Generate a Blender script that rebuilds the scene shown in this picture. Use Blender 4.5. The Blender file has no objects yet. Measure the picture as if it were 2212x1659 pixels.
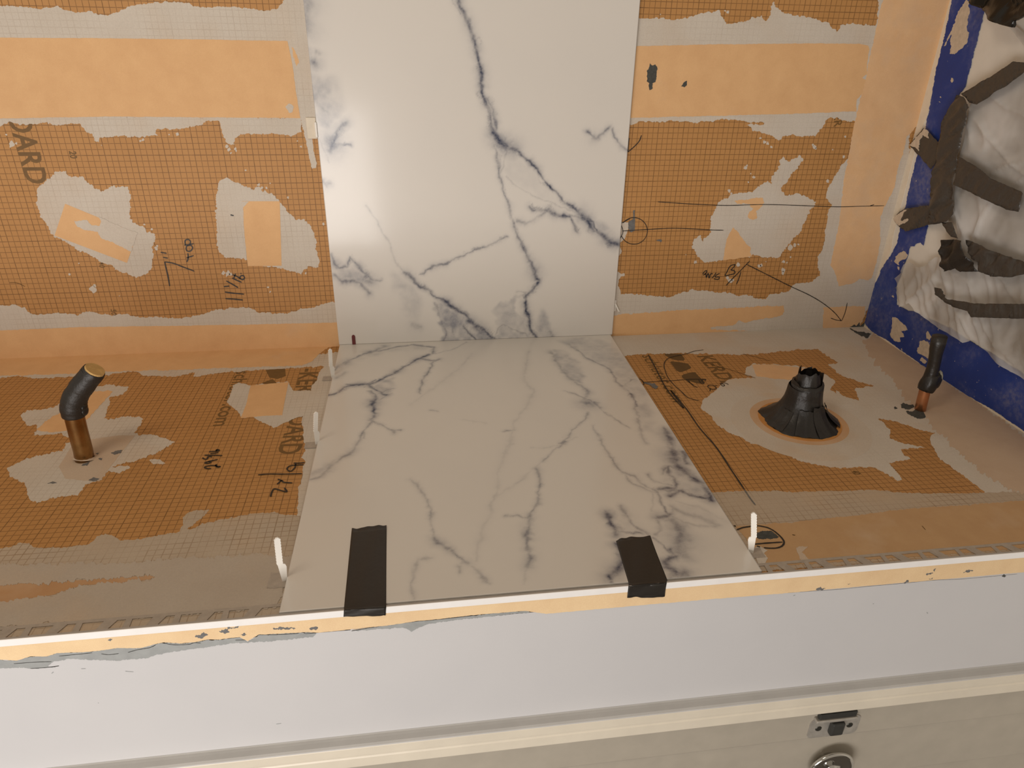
import bpy, bmesh, math, random
import numpy as np
from mathutils import Matrix, Vector
from mathutils.geometry import delaunay_2d_cdt

# ------------------------------------------------------------------ camera, world, lights, exposure
SC = bpy.context.scene
COL = SC.collection
CM = 0.01
FPX = 1517.88
CAM = np.array([48.375, -136.192, 59.659])            # centimetres; wall y=0, deck top z=0
RC = np.array([[0.99102288, -0.13256307, 0.01734047],
               [-0.04500121, -0.45289862, -0.89042559],
               [0.12589103, 0.88165179, -0.45479839]])  # rows: camera right, down, forward

cam_data = bpy.data.cameras.new('camera')
cam_data.sensor_width = 36.0
cam_data.lens = FPX / 2212.0 * 36.0
cam_data.clip_start = 0.01
cam_data.clip_end = 50
cam = bpy.data.objects.new('camera', cam_data)
COL.objects.link(cam)
M4 = Matrix.Identity(4)
for i in range(3):
    M4[i][0] = RC[0][i]; M4[i][1] = -RC[1][i]; M4[i][2] = -RC[2][i]
    M4[i][3] = CAM[i] * CM
cam.matrix_world = M4
SC.camera = cam

world = bpy.data.worlds.new('room_ambient')
SC.world = world
world.use_nodes = True
bg = world.node_tree.nodes['Background']
bg.inputs[0].default_value = (1.0, 0.86, 0.70, 1)
bg.inputs[1].default_value = 0.37


def area_light(name, loc, target, sx, sy, power, color):
    d = bpy.data.lights.new(name, 'AREA')
    d.shape = 'RECTANGLE'; d.size = sx; d.size_y = sy
    d.energy = power; d.color = color
    o = bpy.data.objects.new(name, d)
    COL.objects.link(o)
    o.location = loc
    o.rotation_euler = (Vector(target) - Vector(loc)).to_track_quat('-Z', 'Y').to_euler()
    return o


area_light('work_light', (-0.30, -2.45, -0.20), (0.45, 0.0, 0.25), 1.20, 0.80, 32.0, (1.0, 0.95, 0.915))
area_light('ceiling_light', (-0.35, -1.25, 1.75), (0.4, -0.3, 0.0), 0.5, 0.5, 7, (1.0, 0.84, 0.66))

SC.view_settings.view_transform = 'Standard'
SC.view_settings.look = 'None'
SC.view_settings.gamma = 1.0
SC.view_settings.use_curve_mapping = False
SC.view_settings.exposure = 0.0

# ------------------------------------------------------------------ planes: a pixel of the survey photo -> a point (cm)


def ray(p):
    c = np.array([(p[0] - 1106) / FPX, (p[1] - 829.5) / FPX, 1.0])
    return RC.T @ c


def on_plane(p, P0, n):
    d = ray(p)
    n = np.asarray(n, float); P0 = np.asarray(P0, float)
    return CAM + d * (n @ (P0 - CAM)) / (n @ d)


class Plane:
    """a real surface of the room: origin + unit axes; h lifts along the normal"""
    def __init__(s, P0, u, v, n):
        s.P0 = np.array(P0, float); s.u = np.array(u, float); s.v = np.array(v, float); s.n = np.array(n, float)

    def uv(s, p, h=0.0):
        P = on_plane(p, s.P0 + s.n * h, s.n) - s.P0
        return (P @ s.u, P @ s.v)

    def pt(s, uv, h=0.0):
        return s.P0 + s.u * uv[0] + s.v * uv[1] + s.n * h


WALL = Plane((0, 0, 0), (1, 0, 0), (0, 0, 1), (0, -1, 0))
DECK = Plane((0, 0, 0), (1, 0, 0), (0, 1, 0), (0, 0, 1))
XR = 148.4
RIGHT = Plane((XR, 0, 0), (0, -1, 0), (0, 0, 1), (-1, 0, 0))
_nf = np.array([0.003, -1, 0]) / math.hypot(0.003, 1)
_uf = np.array([1, 0.003, 0]) / math.hypot(0.003, 1)
FRONT = Plane((0, -75.55, 0), _uf, (0, 0, 1), _nf)


def yF(x):
    return -75.55 + 0.003 * x


CROPS = {'g': (0, 0, 1), 'C1': (0, 0, 2.989), 'C2': (600, 0, 2.765), 'C3': (1300, 0, 3.386), 'C4': (1812, 0, 3.3175),
         'C5': (1812, 450, 3.3175), 'C6': (0, 400, 2.989), 'D1': (0, 740, 2.989), 'D2': (600, 400, 2.765),
         'D3': (580, 850, 3.2537), 'D4': (1080, 800, 3.2532), 'D5': (1300, 400, 3.386), 'D6': (1500, 650, 2.7654),
         'D7': (0, 1150, 2.765), 'D8': (1400, 1150, 2.724), 'B': (380, 280, 6.9125), 'K': (1360, 730, 7.9),
         'T': (610, 100, 5.927), 'N3': (360, 960, 11.06), 'R': (1560, 1080, 9.761), 'S': (1900, 480, 6.381),
         'U': (1960, 0, 6.381), 'P': (100, 760, 5.927), 'Q': (1700, 1000, 4.424), 'L': (0, 1280, 5.027),
         'M': (400, 1240, 4.424), 'E': (1300, 480, 5.925), 'X': (1920, 710, 7.9)}


def G(crop, pts):
    x0, y0, s = CROPS[crop]
    return [(x0 + x / s, y0 + y / s) for x, y in pts]


# ------------------------------------------------------------------ object helpers
def empty(name, loc_cm=(0, 0, 0)):
    o = bpy.data.objects.new(name, None)
    o.empty_display_size = 0.02
    o.location = [c * CM for c in loc_cm]
    COL.objects.link(o)
    return o


def tag(o, label, cat, group=None):
    o['label'] = label; o['category'] = cat
    if group:
        o['group'] = group
    return o


def add_mesh(name, verts_cm, faces, mat, parent=None, smooth=False, label=None):
    me = bpy.data.meshes.new(name)
    base = np.zeros(3)
    if parent is not None:
        base = np.array(parent.location) / CM
    me.from_pydata([tuple((np.asarray(v, float) - base) * CM) for v in verts_cm], [], faces)
    me.materials.append(mat)
    if smooth:
        me.polygons.foreach_set('use_smooth', [True] * len(me.polygons))
    me.update()
    o = bpy.data.objects.new(name, me)
    COL.objects.link(o)
    if parent is not None:
        o.parent = parent
    if label:
        o['label'] = label
    return o


def finish_bm(name, bm, mat, parent=None, smooth=False, label=None, loc=None):
    """bm in cm world coordinates"""
    base = Vector((0, 0, 0))
    if parent is not None:
        base = Vector(parent.location) / CM
    elif loc is not None:
        base = Vector(loc)
    for v in bm.verts:
        v.co = (v.co - base) * CM
    bmesh.ops.recalc_face_normals(bm, faces=bm.faces)
    me = bpy.data.meshes.new(name)
    bm.to_mesh(me); bm.free()
    me.materials.append(mat)
    if smooth:
        me.polygons.foreach_set('use_smooth', [True] * len(me.polygons))
    o = bpy.data.objects.new(name, me)
    COL.objects.link(o)
    if parent is not None:
        o.parent = parent
    elif loc is not None:
        o.location = [c * CM for c in loc]
    if label:
        o['label'] = label
    return o


def bm_box(bm, x0, x1, y0, y1, z0, z1, bev=0.0):
    r = bmesh.ops.create_cube(bm, size=1.0)
    for v in r['verts']:
        v.co = Vector(((x0 + x1) / 2 + v.co.x * (x1 - x0), (y0 + y1) / 2 + v.co.y * (y1 - y0), (z0 + z1) / 2 + v.co.z * (z1 - z0)))
    if bev:
        es = list({e for v in r['verts'] for e in v.link_edges})
        bmesh.ops.bevel(bm, geom=es, offset=bev, segments=2, affect='EDGES', profile=0.5)


def noise_loop(n, total, waves, rng):
    """smooth 1D noise along a loop of length total, n samples"""
    t = np.linspace(0, 1, n, endpoint=False)
    out = np.zeros(n)
    for wl, amp in waves:
        k = max(3, int(total / wl))
        kn = np.array([rng.uniform(-1, 1) for _ in range(k)])
        x = t * k
        i = np.floor(x).astype(int) % k
        f = x - np.floor(x); f = f * f * (3 - 2 * f)
        out += amp * (kn[i] * (1 - f) + kn[(i + 1) % k] * f)
    return out


def jag(px, amp, seed, step=1.4):
    """ragged outline from a traced one (pixels)"""
    rng = random.Random(seed)
    P = np.array(px, float); Q = np.roll(P, -1, axis=0)
    L = np.hypot(*(Q - P).T); tot = L.sum()
    pts = []; nor = []
    for a, b, l in zip(P, Q, L):
        if l < 1e-6:
            continue
        k = max(1, int(l / step)); d = (b - a) / l
        for i in range(k):
            pts.append(a + (b - a) * i / k); nor.append((-d[1], d[0]))
    pts = np.array(pts); nor = np.array(nor)
    n = len(pts)
    # smooth the normals so corners do not cross
    k = 5
    nor = sum(np.roll(nor, s, axis=0) for s in range(-k, k + 1)); nor /= np.maximum(np.hypot(*nor.T), 1e-6)[:, None]
    d = noise_loop(n, tot, [(30, .9), (11, 1.0), (5, .9), (2.4, 1.0)], rng) * amp
    d2 = noise_loop(n, tot, [(9, .5), (4, .5)], rng) * amp * .6
    tang = np.stack([nor[:, 1], -nor[:, 0]], 1)
    return [tuple(x) for x in (pts + nor * d[:, None] + tang * d2[:, None])]


LAYER = {}


def fill(uv):
    """triangles filling a closed outline, robust to small self-crossings"""
    n = len(uv)
    vo, eo, fo, _, _, _ = delaunay_2d_cdt([Vector((float(a), float(b))) for a, b in uv], [], [list(range(n))], 1, 1e-5)
    out = []
    for f in fo:
        f = list(f)
        p = [vo[i] for i in f]
        ar = (p[1].x - p[0].x) * (p[2].y - p[0].y) - (p[2].x - p[0].x) * (p[1].y - p[0].y)
        if abs(ar) < 1e-9:
            continue
        out.append(f if ar > 0 else f[::-1])
    return [(v.x, v.y) for v in vo], out


def sheet(name, plane, polys_px, h0, h1, mat, parent, label=None, amp=0.0, seed=1, step=1.6, kind=None):
    """one thin flat piece (or several joined scraps) lying on a surface between heights h0 and h1"""
    LAYER[id(plane)] = LAYER.get(id(plane), 0) + 1
    h1 = h1 + .0003 * LAYER[id(plane)]
    bm = bmesh.new()
    for j, px in enumerate(polys_px):
        pp = jag(px, amp, seed * 31 + j, step) if amp > 0 else px
        uv = [plane.uv(p, h1) for p in pp]
        V2, F2 = fill(uv)
        top = [bm.verts.new(plane.pt(c, h1)) for c in V2]
        edges = {}
        for f in F2:
            bm.faces.new([top[i] for i in f])
            for a, b in zip(f, f[1:] + f[:1]):
                if (b, a) in edges:
                    del edges[(b, a)]
                else:
                    edges[(a, b)] = 1
        bot = {}
        for a, b in edges:
            for i in (a, b):
                if i not in bot:
                    bot[i] = bm.verts.new(plane.pt(V2[i], h0))
            bm.faces.new((top[b], top[a], bot[a], bot[b]))
    base = Vector((0, 0, 0)) if parent is None else Vector(parent.location) / CM
    for v in bm.verts:
        v.co = (v.co - base) * CM
    me = bpy.data.meshes.new(name)
    bm.to_mesh(me); bm.free()
    me.materials.append(mat)
    o = bpy.data.objects.new(name, me)
    COL.objects.link(o)
    if parent is not None:
        o.parent = parent
    if label:
        o['label'] = label
    if kind:
        o['kind'] = kind
    return o


def strokes(name, plane, lines_px, w_cm, h, mat, parent, label=None):
    """marker strokes: flat ribbons"""
    bm = bmesh.new()
    rng = random.Random(len(lines_px) * 7 + int(lines_px[0][0][0]))
    for line in lines_px:
        uv = np.array([plane.uv(p, h) for p in line])
        # catmull-rom
        P = np.vstack([2 * uv[0] - uv[1], uv, 2 * uv[-1] - uv[-2]])
        out = []
        for i in range(1, len(P) - 2):
            for t in np.linspace(0, 1, 7, endpoint=False):
                a, b, c, d = P[i - 1], P[i], P[i + 1], P[i + 2]
                out.append(0.5 * ((2 * b) + (c - a) * t + (2 * a - 5 * b + 4 * c - d) * t * t + (3 * b - a - 3 * c + d) * t ** 3))
        out.append(uv[-1]); out = np.array(out)
        T = np.gradient(out, axis=0); T /= np.maximum(np.hypot(*T.T), 1e-9)[:, None]
        N = np.stack([-T[:, 1], T[:, 0]], 1)
        ws = np.array([w_cm * .5 * rng.uniform(.85, 1.15) for _ in out]); ws[0] *= .7; ws[-1] *= .6
        A = [bm.verts.new(plane.pt(o + n * w, h)) for o, n, w in zip(out, N, ws)]
        B = [bm.verts.new(plane.pt(o - n * w, h)) for o, n, w in zip(out, N, ws)]
        for i in range(len(A) - 1):
            bm.faces.new((B[i], B[i + 1], A[i + 1], A[i]))
    base = Vector(parent.location) / CM
    for v in bm.verts:
        v.co = (v.co - base) * CM
    me = bpy.data.meshes.new(name)
    bm.to_mesh(me); bm.free(); me.materials.append(mat)
    o = bpy.data.objects.new(name, me); COL.objects.link(o); o.parent = parent
    if label:
        o['label'] = label
    return o


def lettering(name, plane, text, start_px, end_px, cap_cm, h, mat, parent, bold=0.012, label=None):
    """flat printed letters; the line of text runs from start to end along its baseline"""
    cu = bpy.data.curves.new(name, 'FONT'); cu.body = text; cu.size = 1.0; cu.offset = bold
    cu.resolution_u = 3
    tmp = bpy.data.objects.new(name, cu); COL.objects.link(tmp)
    dg = bpy.context.evaluated_depsgraph_get()
    me = bpy.data.meshes.new_from_object(tmp.evaluated_get(dg))
    bpy.data.objects.remove(tmp); bpy.data.curves.remove(cu)
    co = np.zeros(len(me.vertices) * 3); me.vertices.foreach_get('co', co); co = co.reshape(-1, 3)
    lo = co.min(0); hi = co.max(0)
    a = np.array(plane.uv(start_px, h)); b = np.array(plane.uv(end_px, h))
    e = (b - a) / np.hypot(*(b - a)); f = np.array([-e[1], e[0]])
    sx = np.hypot(*(b - a)) / (hi[0] - lo[0]); cap = 0.72
    out = []
    base = np.array(parent.location) / CM
    for x, y, z in co:
        uv = a + e * (x - lo[0]) * sx + f * y / cap * cap_cm
        out.append((plane.pt(uv, h) - base) * CM)
    me.vertices.foreach_set('co', np.array(out).ravel())
    me.materials.clear(); me.materials.append(mat); me.update()
    o = bpy.data.objects.new(name, me); COL.objects.link(o); o.parent = parent
    if label:
        o['label'] = label
    return o


def tube(name, pts, radii, mat, parent=None, seg=24, caps=True, smooth=True, loc=None, wob=0.0, seed=0, label=None):
    bm = bmesh.new(); rng = random.Random(seed)
    P = [Vector(p) for p in pts]
    rings = []
    up = Vector((0.3, -1, 0.1))
    for i, p in enumerate(P):
        t = (P[min(i + 1, len(P) - 1)] - P[max(i - 1, 0)]).normalized()
        a = up.cross(t).normalized(); b = t.cross(a)
        ring = []
        for k in range(seg):
            th = 2 * math.pi * k / seg
            r = radii[i] * (1 + wob * rng.uniform(-1, 1))
            ring.append(bm.verts.new(p + a * math.cos(th) * r + b * math.sin(th) * r))
        rings.append(ring)
    for r0, r1 in zip(rings, rings[1:]):
        for k in range(seg):
            bm.faces.new((r0[k], r0[(k + 1) % seg], r1[(k + 1) % seg], r1[k]))
    if caps:
        bm.faces.new(rings[0][::-1]); bm.faces.new(rings[-1])
    return finish_bm(name, bm, mat, parent, smooth, label, loc)


# ------------------------------------------------------------------ materials
def new_mat(name):
    m = bpy.data.materials.new(name); m.use_nodes = True
    nt = m.node_tree
    return m, nt, nt.nodes['Principled BSDF']


def nd(nt, t, **kw):
    n = nt.nodes.new(t)
    for k, v in kw.items():
        setattr(n, k, v)
    return n


def math_n(nt, op, a, b=None, c=None):
    n = nd(nt, 'ShaderNodeMath', operation=op)
    for i, x in enumerate((a, b, c)):
        if x is None:
            continue
        if isinstance(x, (int, float)):
            n.inputs[i].default_value = x
        else:
            nt.links.new(x, n.inputs[i])
    return n.outputs[0]


def mix_n(nt, f, a, b):
    n = nd(nt, 'ShaderNodeMix', data_type='RGBA')
    if isinstance(f, (int, float)):
        n.inputs[0].default_value = f
    else:
        nt.links.new(f, n.inputs[0])
    for i, x in ((6, a), (7, b)):
        if isinstance(x, tuple):
            n.inputs[i].default_value = x + (1,) if len(x) == 3 else x
        else:
            nt.links.new(x, n.inputs[i])
    return n.outputs[2]


def noise_n(nt, scale, detail=4, rough=.6, vec=None, dist=0.0):
    n = nd(nt, 'ShaderNodeTexNoise'); n.inputs['Scale'].default_value = scale
    n.inputs['Detail'].default_value = detail; n.inputs['Roughness'].default_value = rough
    n.inputs['Distortion'].default_value = dist
    if vec is None:
        g = nd(nt, 'ShaderNodeNewGeometry'); vec = g.outputs['Position']
    nt.links.new(vec, n.inputs['Vector'])
    return n.outputs[0]


def ramp(nt, x, a, b, lo=0.0, hi=1.0):
    n = nd(nt, 'ShaderNodeMapRange'); n.clamp = True
    n.inputs[1].default_value = a; n.inputs[2].default_value = b
    n.inputs[3].default_value = lo; n.inputs[4].default_value = hi
    nt.links.new(x, n.inputs[0])
    return n.outputs[0]


def bump(nt, bsdf, hgt, strength=.3, dist=.001):
    b = nd(nt, 'ShaderNodeBump'); b.inputs['Strength'].default_value = strength; b.inputs['Distance'].default_value = dist
    nt.links.new(hgt, b.inputs['Height']); nt.links.new(b.outputs[0], bsdf.inputs['Normal'])


def srgb(r, g, b):
    f = lambda c: (c / 255 / 12.92) if c / 255 <= .04045 else ((c / 255 + .055) / 1.055) ** 2.4
    return (f(r), f(g), f(b))


def grid_node(nt, axes, off, w=0.06):
    """centimetre grid printed on the board: 1 on a line; every fifth line is heavier"""
    g = nd(nt, 'ShaderNodeNewGeometry'); sx = nd(nt, 'ShaderNodeSeparateXYZ'); nt.links.new(g.outputs['Position'], sx.inputs[0])
    res = None
    wob = noise_n(nt, 60, 2)
    for ax, o in zip(axes, off):
        c = math_n(nt, 'MULTIPLY', sx.outputs[ax], 100.0)
        c = math_n(nt, 'SUBTRACT', c, o)
        for period, ww in ((1.0, w), (5.0, w * 1.12)):
            d = math_n(nt, 'DIVIDE', c, period)
            fr = math_n(nt, 'FRACT', math_n(nt, 'ADD', d, 0.5))
            dist = math_n(nt, 'MULTIPLY', math_n(nt, 'ABSOLUTE', math_n(nt, 'SUBTRACT', fr, 0.5)), period)
            l = ramp(nt, dist, ww * .55, ww * 1.25, 0.72 if period == 1 else .88, 0.0)
            res = l if res is None else math_n(nt, 'MAXIMUM', res, l)
    return math_n(nt, 'MULTIPLY', res, ramp(nt, wob, .3, .6, .65, 1.0))


BOARD_C = (0.50, 0.255, 0.083)
LINE_C = (0.125, 0.052, 0.009)
MEMB_C = (0.76, 0.475, 0.235)
THIN_C = (0.595, 0.53, 0.45)


def board_mat(name, axes, off):
    m, nt, b = new_mat(name)
    n1 = noise_n(nt, 9, 4); n2 = noise_n(nt, 700, 2)
    base = mix_n(nt, ramp(nt, n1, .35, .7), BOARD_C, (0.46, 0.23, 0.07))
    base = mix_n(nt, ramp(nt, n2, .3, .7, 0, .22), base, (0.36, 0.165, 0.045))
    gr = grid_node(nt, axes, off)
    nt.links.new(mix_n(nt, gr, base, LINE_C), b.inputs['Base Color'])
    b.inputs['Roughness'].default_value = .62
    bump(nt, b, n2, .15, .0004)
    return m


def thin_mat(name, axes, off, film, tint=0.3, col=THIN_C):
    """dried thinset; film = how much of the printed grid still shows through where it is scraped thin"""
    m, nt, b = new_mat(name)
    n1 = noise_n(nt, 14, 5, .6); n2 = noise_n(nt, 420, 3, .7); n3 = noise_n(nt, 5, 3)
    base = mix_n(nt, ramp(nt, n1, .35, .68), col, tuple(c * k for c, k in zip(col, (1.06, 1.08, 1.10))))
    base = mix_n(nt, ramp(nt, n3, .5, .72, 0, tint), base, (0.60, 0.41, 0.24))
    base = mix_n(nt, ramp(nt, n2, .35, .75, 0, .22), base, (0.30, 0.26, 0.22))
    if film > 0:
        gr = grid_node(nt, axes, off)
        k = math_n(nt, 'MULTIPLY', gr, ramp(nt, noise_n(nt, 11, 3), .38, .62, 0.15 * film, film))
        base = mix_n(nt, k, base, (0.22, 0.13, 0.06))
    nt.links.new(base, b.inputs['Base Color'])
    b.inputs['Roughness'].default_value = .85
    h = math_n(nt, 'ADD', n2, math_n(nt, 'MULTIPLY', n1, 1.5))
    bump(nt, b, h, .35, .0006)
    return m


def memb_mat(name, grey=0.0, col=MEMB_C):
    m, nt, b = new_mat(name)
    n1 = noise_n(nt, 22, 5, .65); n2 = noise_n(nt, 900, 2); n3 = noise_n(nt, 7, 4, .7)
    base = mix_n(nt, ramp(nt, n1, .3, .72), col, (col[0] * .90, col[1] * .86, col[2] * .84))
    base = mix_n(nt, ramp(nt, n3, .62 - .25 * grey, .8 - .1 * grey, 0, .30 + .45 * grey), base, (0.60, 0.46, 0.33))
    base = mix_n(nt, ramp(nt, n2, .35, .7, 0, .12), base, (0.45, 0.22, 0.08))
    nt.links.new(base, b.inputs['Base Color'])
    b.inputs['Roughness'].default_value = .75
    bump(nt, b, n2, .2, .0004)
    return m


def flat_mat(name, col, rough=.6, var=0.12, scale=60, bmp=0.0, metal=0.0, spec=.5, coat=0.0):
    m, nt, b = new_mat(name)
    n1 = noise_n(nt, scale, 4)
    nt.links.new(mix_n(nt, ramp(nt, n1, .3, .7), tuple(c * (1 - var) for c in col), tuple(min(1, c * (1 + var)) for c in col)), b.inputs['Base Color'])
    b.inputs['Roughness'].default_value = rough; b.inputs['Metallic'].default_value = metal
    b.inputs['Specular IOR Level'].default_value = spec
    b.inputs['Coat Weight'].default_value = coat
    if bmp:
        bump(nt, b, n1, bmp, .002)
    return m


OFF_WL = (0.0, 38.08 % 5); OFF_WR = (100.01 % 5, 37.8 % 5)
OFF_DL = (13.19 % 5, -45.71 % 5); OFF_DR = (94.59 % 5, -55.14 % 5)
m_board_wl = board_mat('orange_board_wall_a', (0, 2), OFF_WL)
m_board_wr = board_mat('orange_board_wall_b', (0, 2), OFF_WR)
m_board_dl = board_mat('orange_board_deck_a', (0, 1), OFF_DL)
m_board_dr = board_mat('orange_board_deck_b', (0, 1), OFF_DR)
m_thin_wl = thin_mat('thinset_wall_a', (0, 2), OFF_WL, .30)
m_thin_wr = thin_mat('thinset_wall_b', (0, 2), OFF_WR, .22)
m_thin_dl = thin_mat('thinset_deck_a', (0, 1), OFF_DL, .40)
m_thin_dr = thin_mat('thinset_deck_b', (0, 1), OFF_DR, .12, .55)
m_film_dl = thin_mat('thinset_film_deck_a', (0, 1), OFF_DL, .85, .45, (0.47, 0.38, 0.285))
m_film_dr = thin_mat('thinset_film_deck_b', (0, 1), OFF_DR, .85, .6, (0.47, 0.37, 0.27))
m_thin = thin_mat('thinset_solid', (0, 2), OFF_WL, 0, .12)
m_thin_warm = thin_mat('thinset_warm', (0, 2), OFF_WL, 0, .75, (0.55, 0.43, 0.32))
m_memb = memb_mat('orange_membrane')
m_memb_grey = memb_mat('orange_membrane_dusty', .6, (0.79, 0.51, 0.275))
m_memb_deep = memb_mat('orange_collar', 0, (0.58, 0.27, 0.07))
m_ink = flat_mat('printed_ink', (0.16, 0.082, 0.018), .6)
m_marker = flat_mat('black_marker', (0.016, 0.013, 0.011), .5)
m_putty = flat_mat('grey_putty', (0.145, 0.142, 0.14), .8, .2, 200)
m_putty_dark = flat_mat('dark_putty', (0.062, 0.064, 0.058), .85, .3, 200)
m_white_trim = flat_mat('white_coated_metal', (0.83, 0.81, 0.79), .38, .02)
m_grey_trim = flat_mat('grey_lip_metal', (0.40, 0.365, 0.335), .5, .06)
m_leg_trim = flat_mat('thinset_coated_metal', (0.40, 0.345, 0.29), .75, .10, 120)
m_bead = flat_mat('cream_corner_bead', (0.70, 0.62, 0.50), .6, .05)
m_clip = flat_mat('white_nylon', (0.82, 0.79, 0.73), .42, .03)
m_red = flat_mat('dark_red_plastic', (0.13, 0.016, 0.016), .45, .1)
m_brass = flat_mat('aged_brass', (0.36, 0.21, 0.085), .30, .25, 40, 0, 1.0)
m_copper = flat_mat('copper_pipe', (0.55, 0.25, 0.12), .38, .15, 60, 0, .9)
m_tan = flat_mat('tan_foam_plug', (0.50, 0.31, 0.11), .8, .2, 90)
m_chrome = flat_mat('chrome', (0.62, 0.61, 0.58), .07, .02, 60, 0, 1.0)
m_steel = flat_mat('brushed_steel_plate', (0.50, 0.47, 0.42), .45, .15, 90, 0, .55)
m_black = flat_mat('black_rubber', (0.030, 0.030, 0.027), .5, .2)
m_screw = flat_mat('dark_screw', (0.05, 0.048, 0.04), .4, .2, 60, 0, .6)
m_carcass = flat_mat('cabinet_inside', (0.45, 0.40, 0.34), .8)
m_floor = flat_mat('floor_vinyl', (0.13, 0.115, 0.10), .55, .12, 8)
m_backing = flat_mat('foam_core', (0.55, 0.25, 0.08), .8)
m_wallpaint = flat_mat('white_wall_paint', (0.66, 0.63, 0.57), .5, .03, 30)
m_crack = flat_mat('cracked_joint', (0.03, 0.028, 0.025), .9)
m_grey_paint = flat_mat('grey_undercoat', (0.30, 0.31, 0.305), .6, .10, 70)


def apron_mat():
    m, nt, b = new_mat('white_cabinet_paint')
    n1 = noise_n(nt, 500, 3); n2 = noise_n(nt, 6, 3); n3 = noise_n(nt, 75, 2, .5)
    base = mix_n(nt, ramp(nt, n2, .35, .7), (0.555, 0.548, 0.55), (0.535, 0.53, 0.535))
    nt.links.new(base, b.inputs['Base Color']); b.inputs['Roughness'].default_value = .42
    bump(nt, b, n1, .12, .0006)
    return m


m_apron = apron_mat()
m_cream = flat_mat('cream_moulding_paint', (0.66, 0.60, 0.49), .4, .04, 20)
m_door = flat_mat('cream_door_paint', (0.40, 0.36, 0.295), .42, .05, 25)


def tape_mat(name, col, rough, sc=25, st=.35):
    m, nt, b = new_mat(name)
    n1 = noise_n(nt, sc, 4, .6); n2 = noise_n(nt, 300, 2)
    nt.links.new(mix_n(nt, ramp(nt, n2, .3, .75, 0, .5), col, tuple(c * 1.5 for c in col)), b.inputs['Base Color'])
    b.inputs['Roughness'].default_value = rough
    bump(nt, b, math_n(nt, 'ADD', n1, math_n(nt, 'MULTIPLY', n2, .06)), st, .004)
    return m


m_duct = tape_mat('black_duct_tape', (0.018, 0.015, 0.012), .42, 14, .25)
m_duct_grey = tape_mat('dull_black_tape', (0.045, 0.039, 0.033), .36, 30, .45)
m_elec = tape_mat('black_wrap_tape', (0.015, 0.0125, 0.0105), .40, 45, .4)
m_wrap = tape_mat('matte_black_wrap', (0.017, 0.014, 0.0115), .48, 160, .25)
m_bag = tape_mat('black_bin_bag', (0.008, 0.008, 0.007), .26, 9, .3)


def blue_mat():
    m, nt, b = new_mat('blue_painter_tape')
    n1 = noise_n(nt, 9, 5, .65); n2 = noise_n(nt, 130, 3, .6); n3 = noise_n(nt, 900, 2)
    base = mix_n(nt, ramp(nt, n1, .3, .7), (0.008, 0.030, 0.185), (0.010, 0.042, 0.25))
    dust = math_n(nt, 'MULTIPLY', ramp(nt, n1, .46, .66), ramp(nt, n2, .38, .62, .2, .8))
    base = mix_n(nt, math_n(nt, 'MULTIPLY', dust, .42), base, (0.30, 0.28, 0.27))
    base = mix_n(nt, ramp(nt, n2, .715, .74), base, (0.55, 0.48, 0.40))
    nt.links.new(base, b.inputs['Base Color']); b.inputs['Roughness'].default_value = .55
    bump(nt, b, n3, .25, .0005)
    return m


m_blue = blue_mat()


def plastic_mat():
    m, nt, b = new_mat('dusty_clear_plastic')
    nt.nodes.remove(b)
    out = nt.nodes['Material Output']
    n1 = noise_n(nt, 9, 3, .5, None, .3); n2 = noise_n(nt, 170, 2)
    dif = nd(nt, 'ShaderNodeBsdfDiffuse')
    nt.links.new(mix_n(nt, ramp(nt, n1, .3, .7), (0.40, 0.39, 0.375), (0.72, 0.71, 0.70)), dif.inputs[0])
    tr = nd(nt, 'ShaderNodeBsdfTransparent'); tr.inputs[0].default_value = (.86, .83, .78, 1)
    gl = nd(nt, 'ShaderNodeBsdfGlossy'); gl.inputs['Roughness'].default_value = .20; gl.inputs[0].default_value = (.9, .87, .82, 1)
    mx = nd(nt, 'ShaderNodeMixShader'); nt.links.new(ramp(nt, n1, .30, .66, .38, .72), mx.inputs[0])
    nt.links.new(tr.outputs[0], mx.inputs[1]); nt.links.new(dif.outputs[0], mx.inputs[2])
    fr = nd(nt, 'ShaderNodeFresnel'); fr.inputs[0].default_value = 1.4
    mx2 = nd(nt, 'ShaderNodeMixShader'); nt.links.new(math_n(nt, 'MULTIPLY', fr.outputs[0], .6), mx2.inputs[0])
    nt.links.new(mx.outputs[0], mx2.inputs[1]); nt.links.new(gl.outputs[0], mx2.inputs[2])
    bp = nd(nt, 'ShaderNodeBump'); bp.inputs['Strength'].default_value = .5; bp.inputs['Distance'].default_value = .004
    nt.links.new(n1, bp.inputs['Height']); nt.links.new(bp.outputs[0], gl.inputs['Normal']); nt.links.new(bp.outputs[0], dif.inputs['Normal'])
    nt.links.new(mx2.outputs[0], out.inputs[0])
    return m


m_plastic = plastic_mat()


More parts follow.
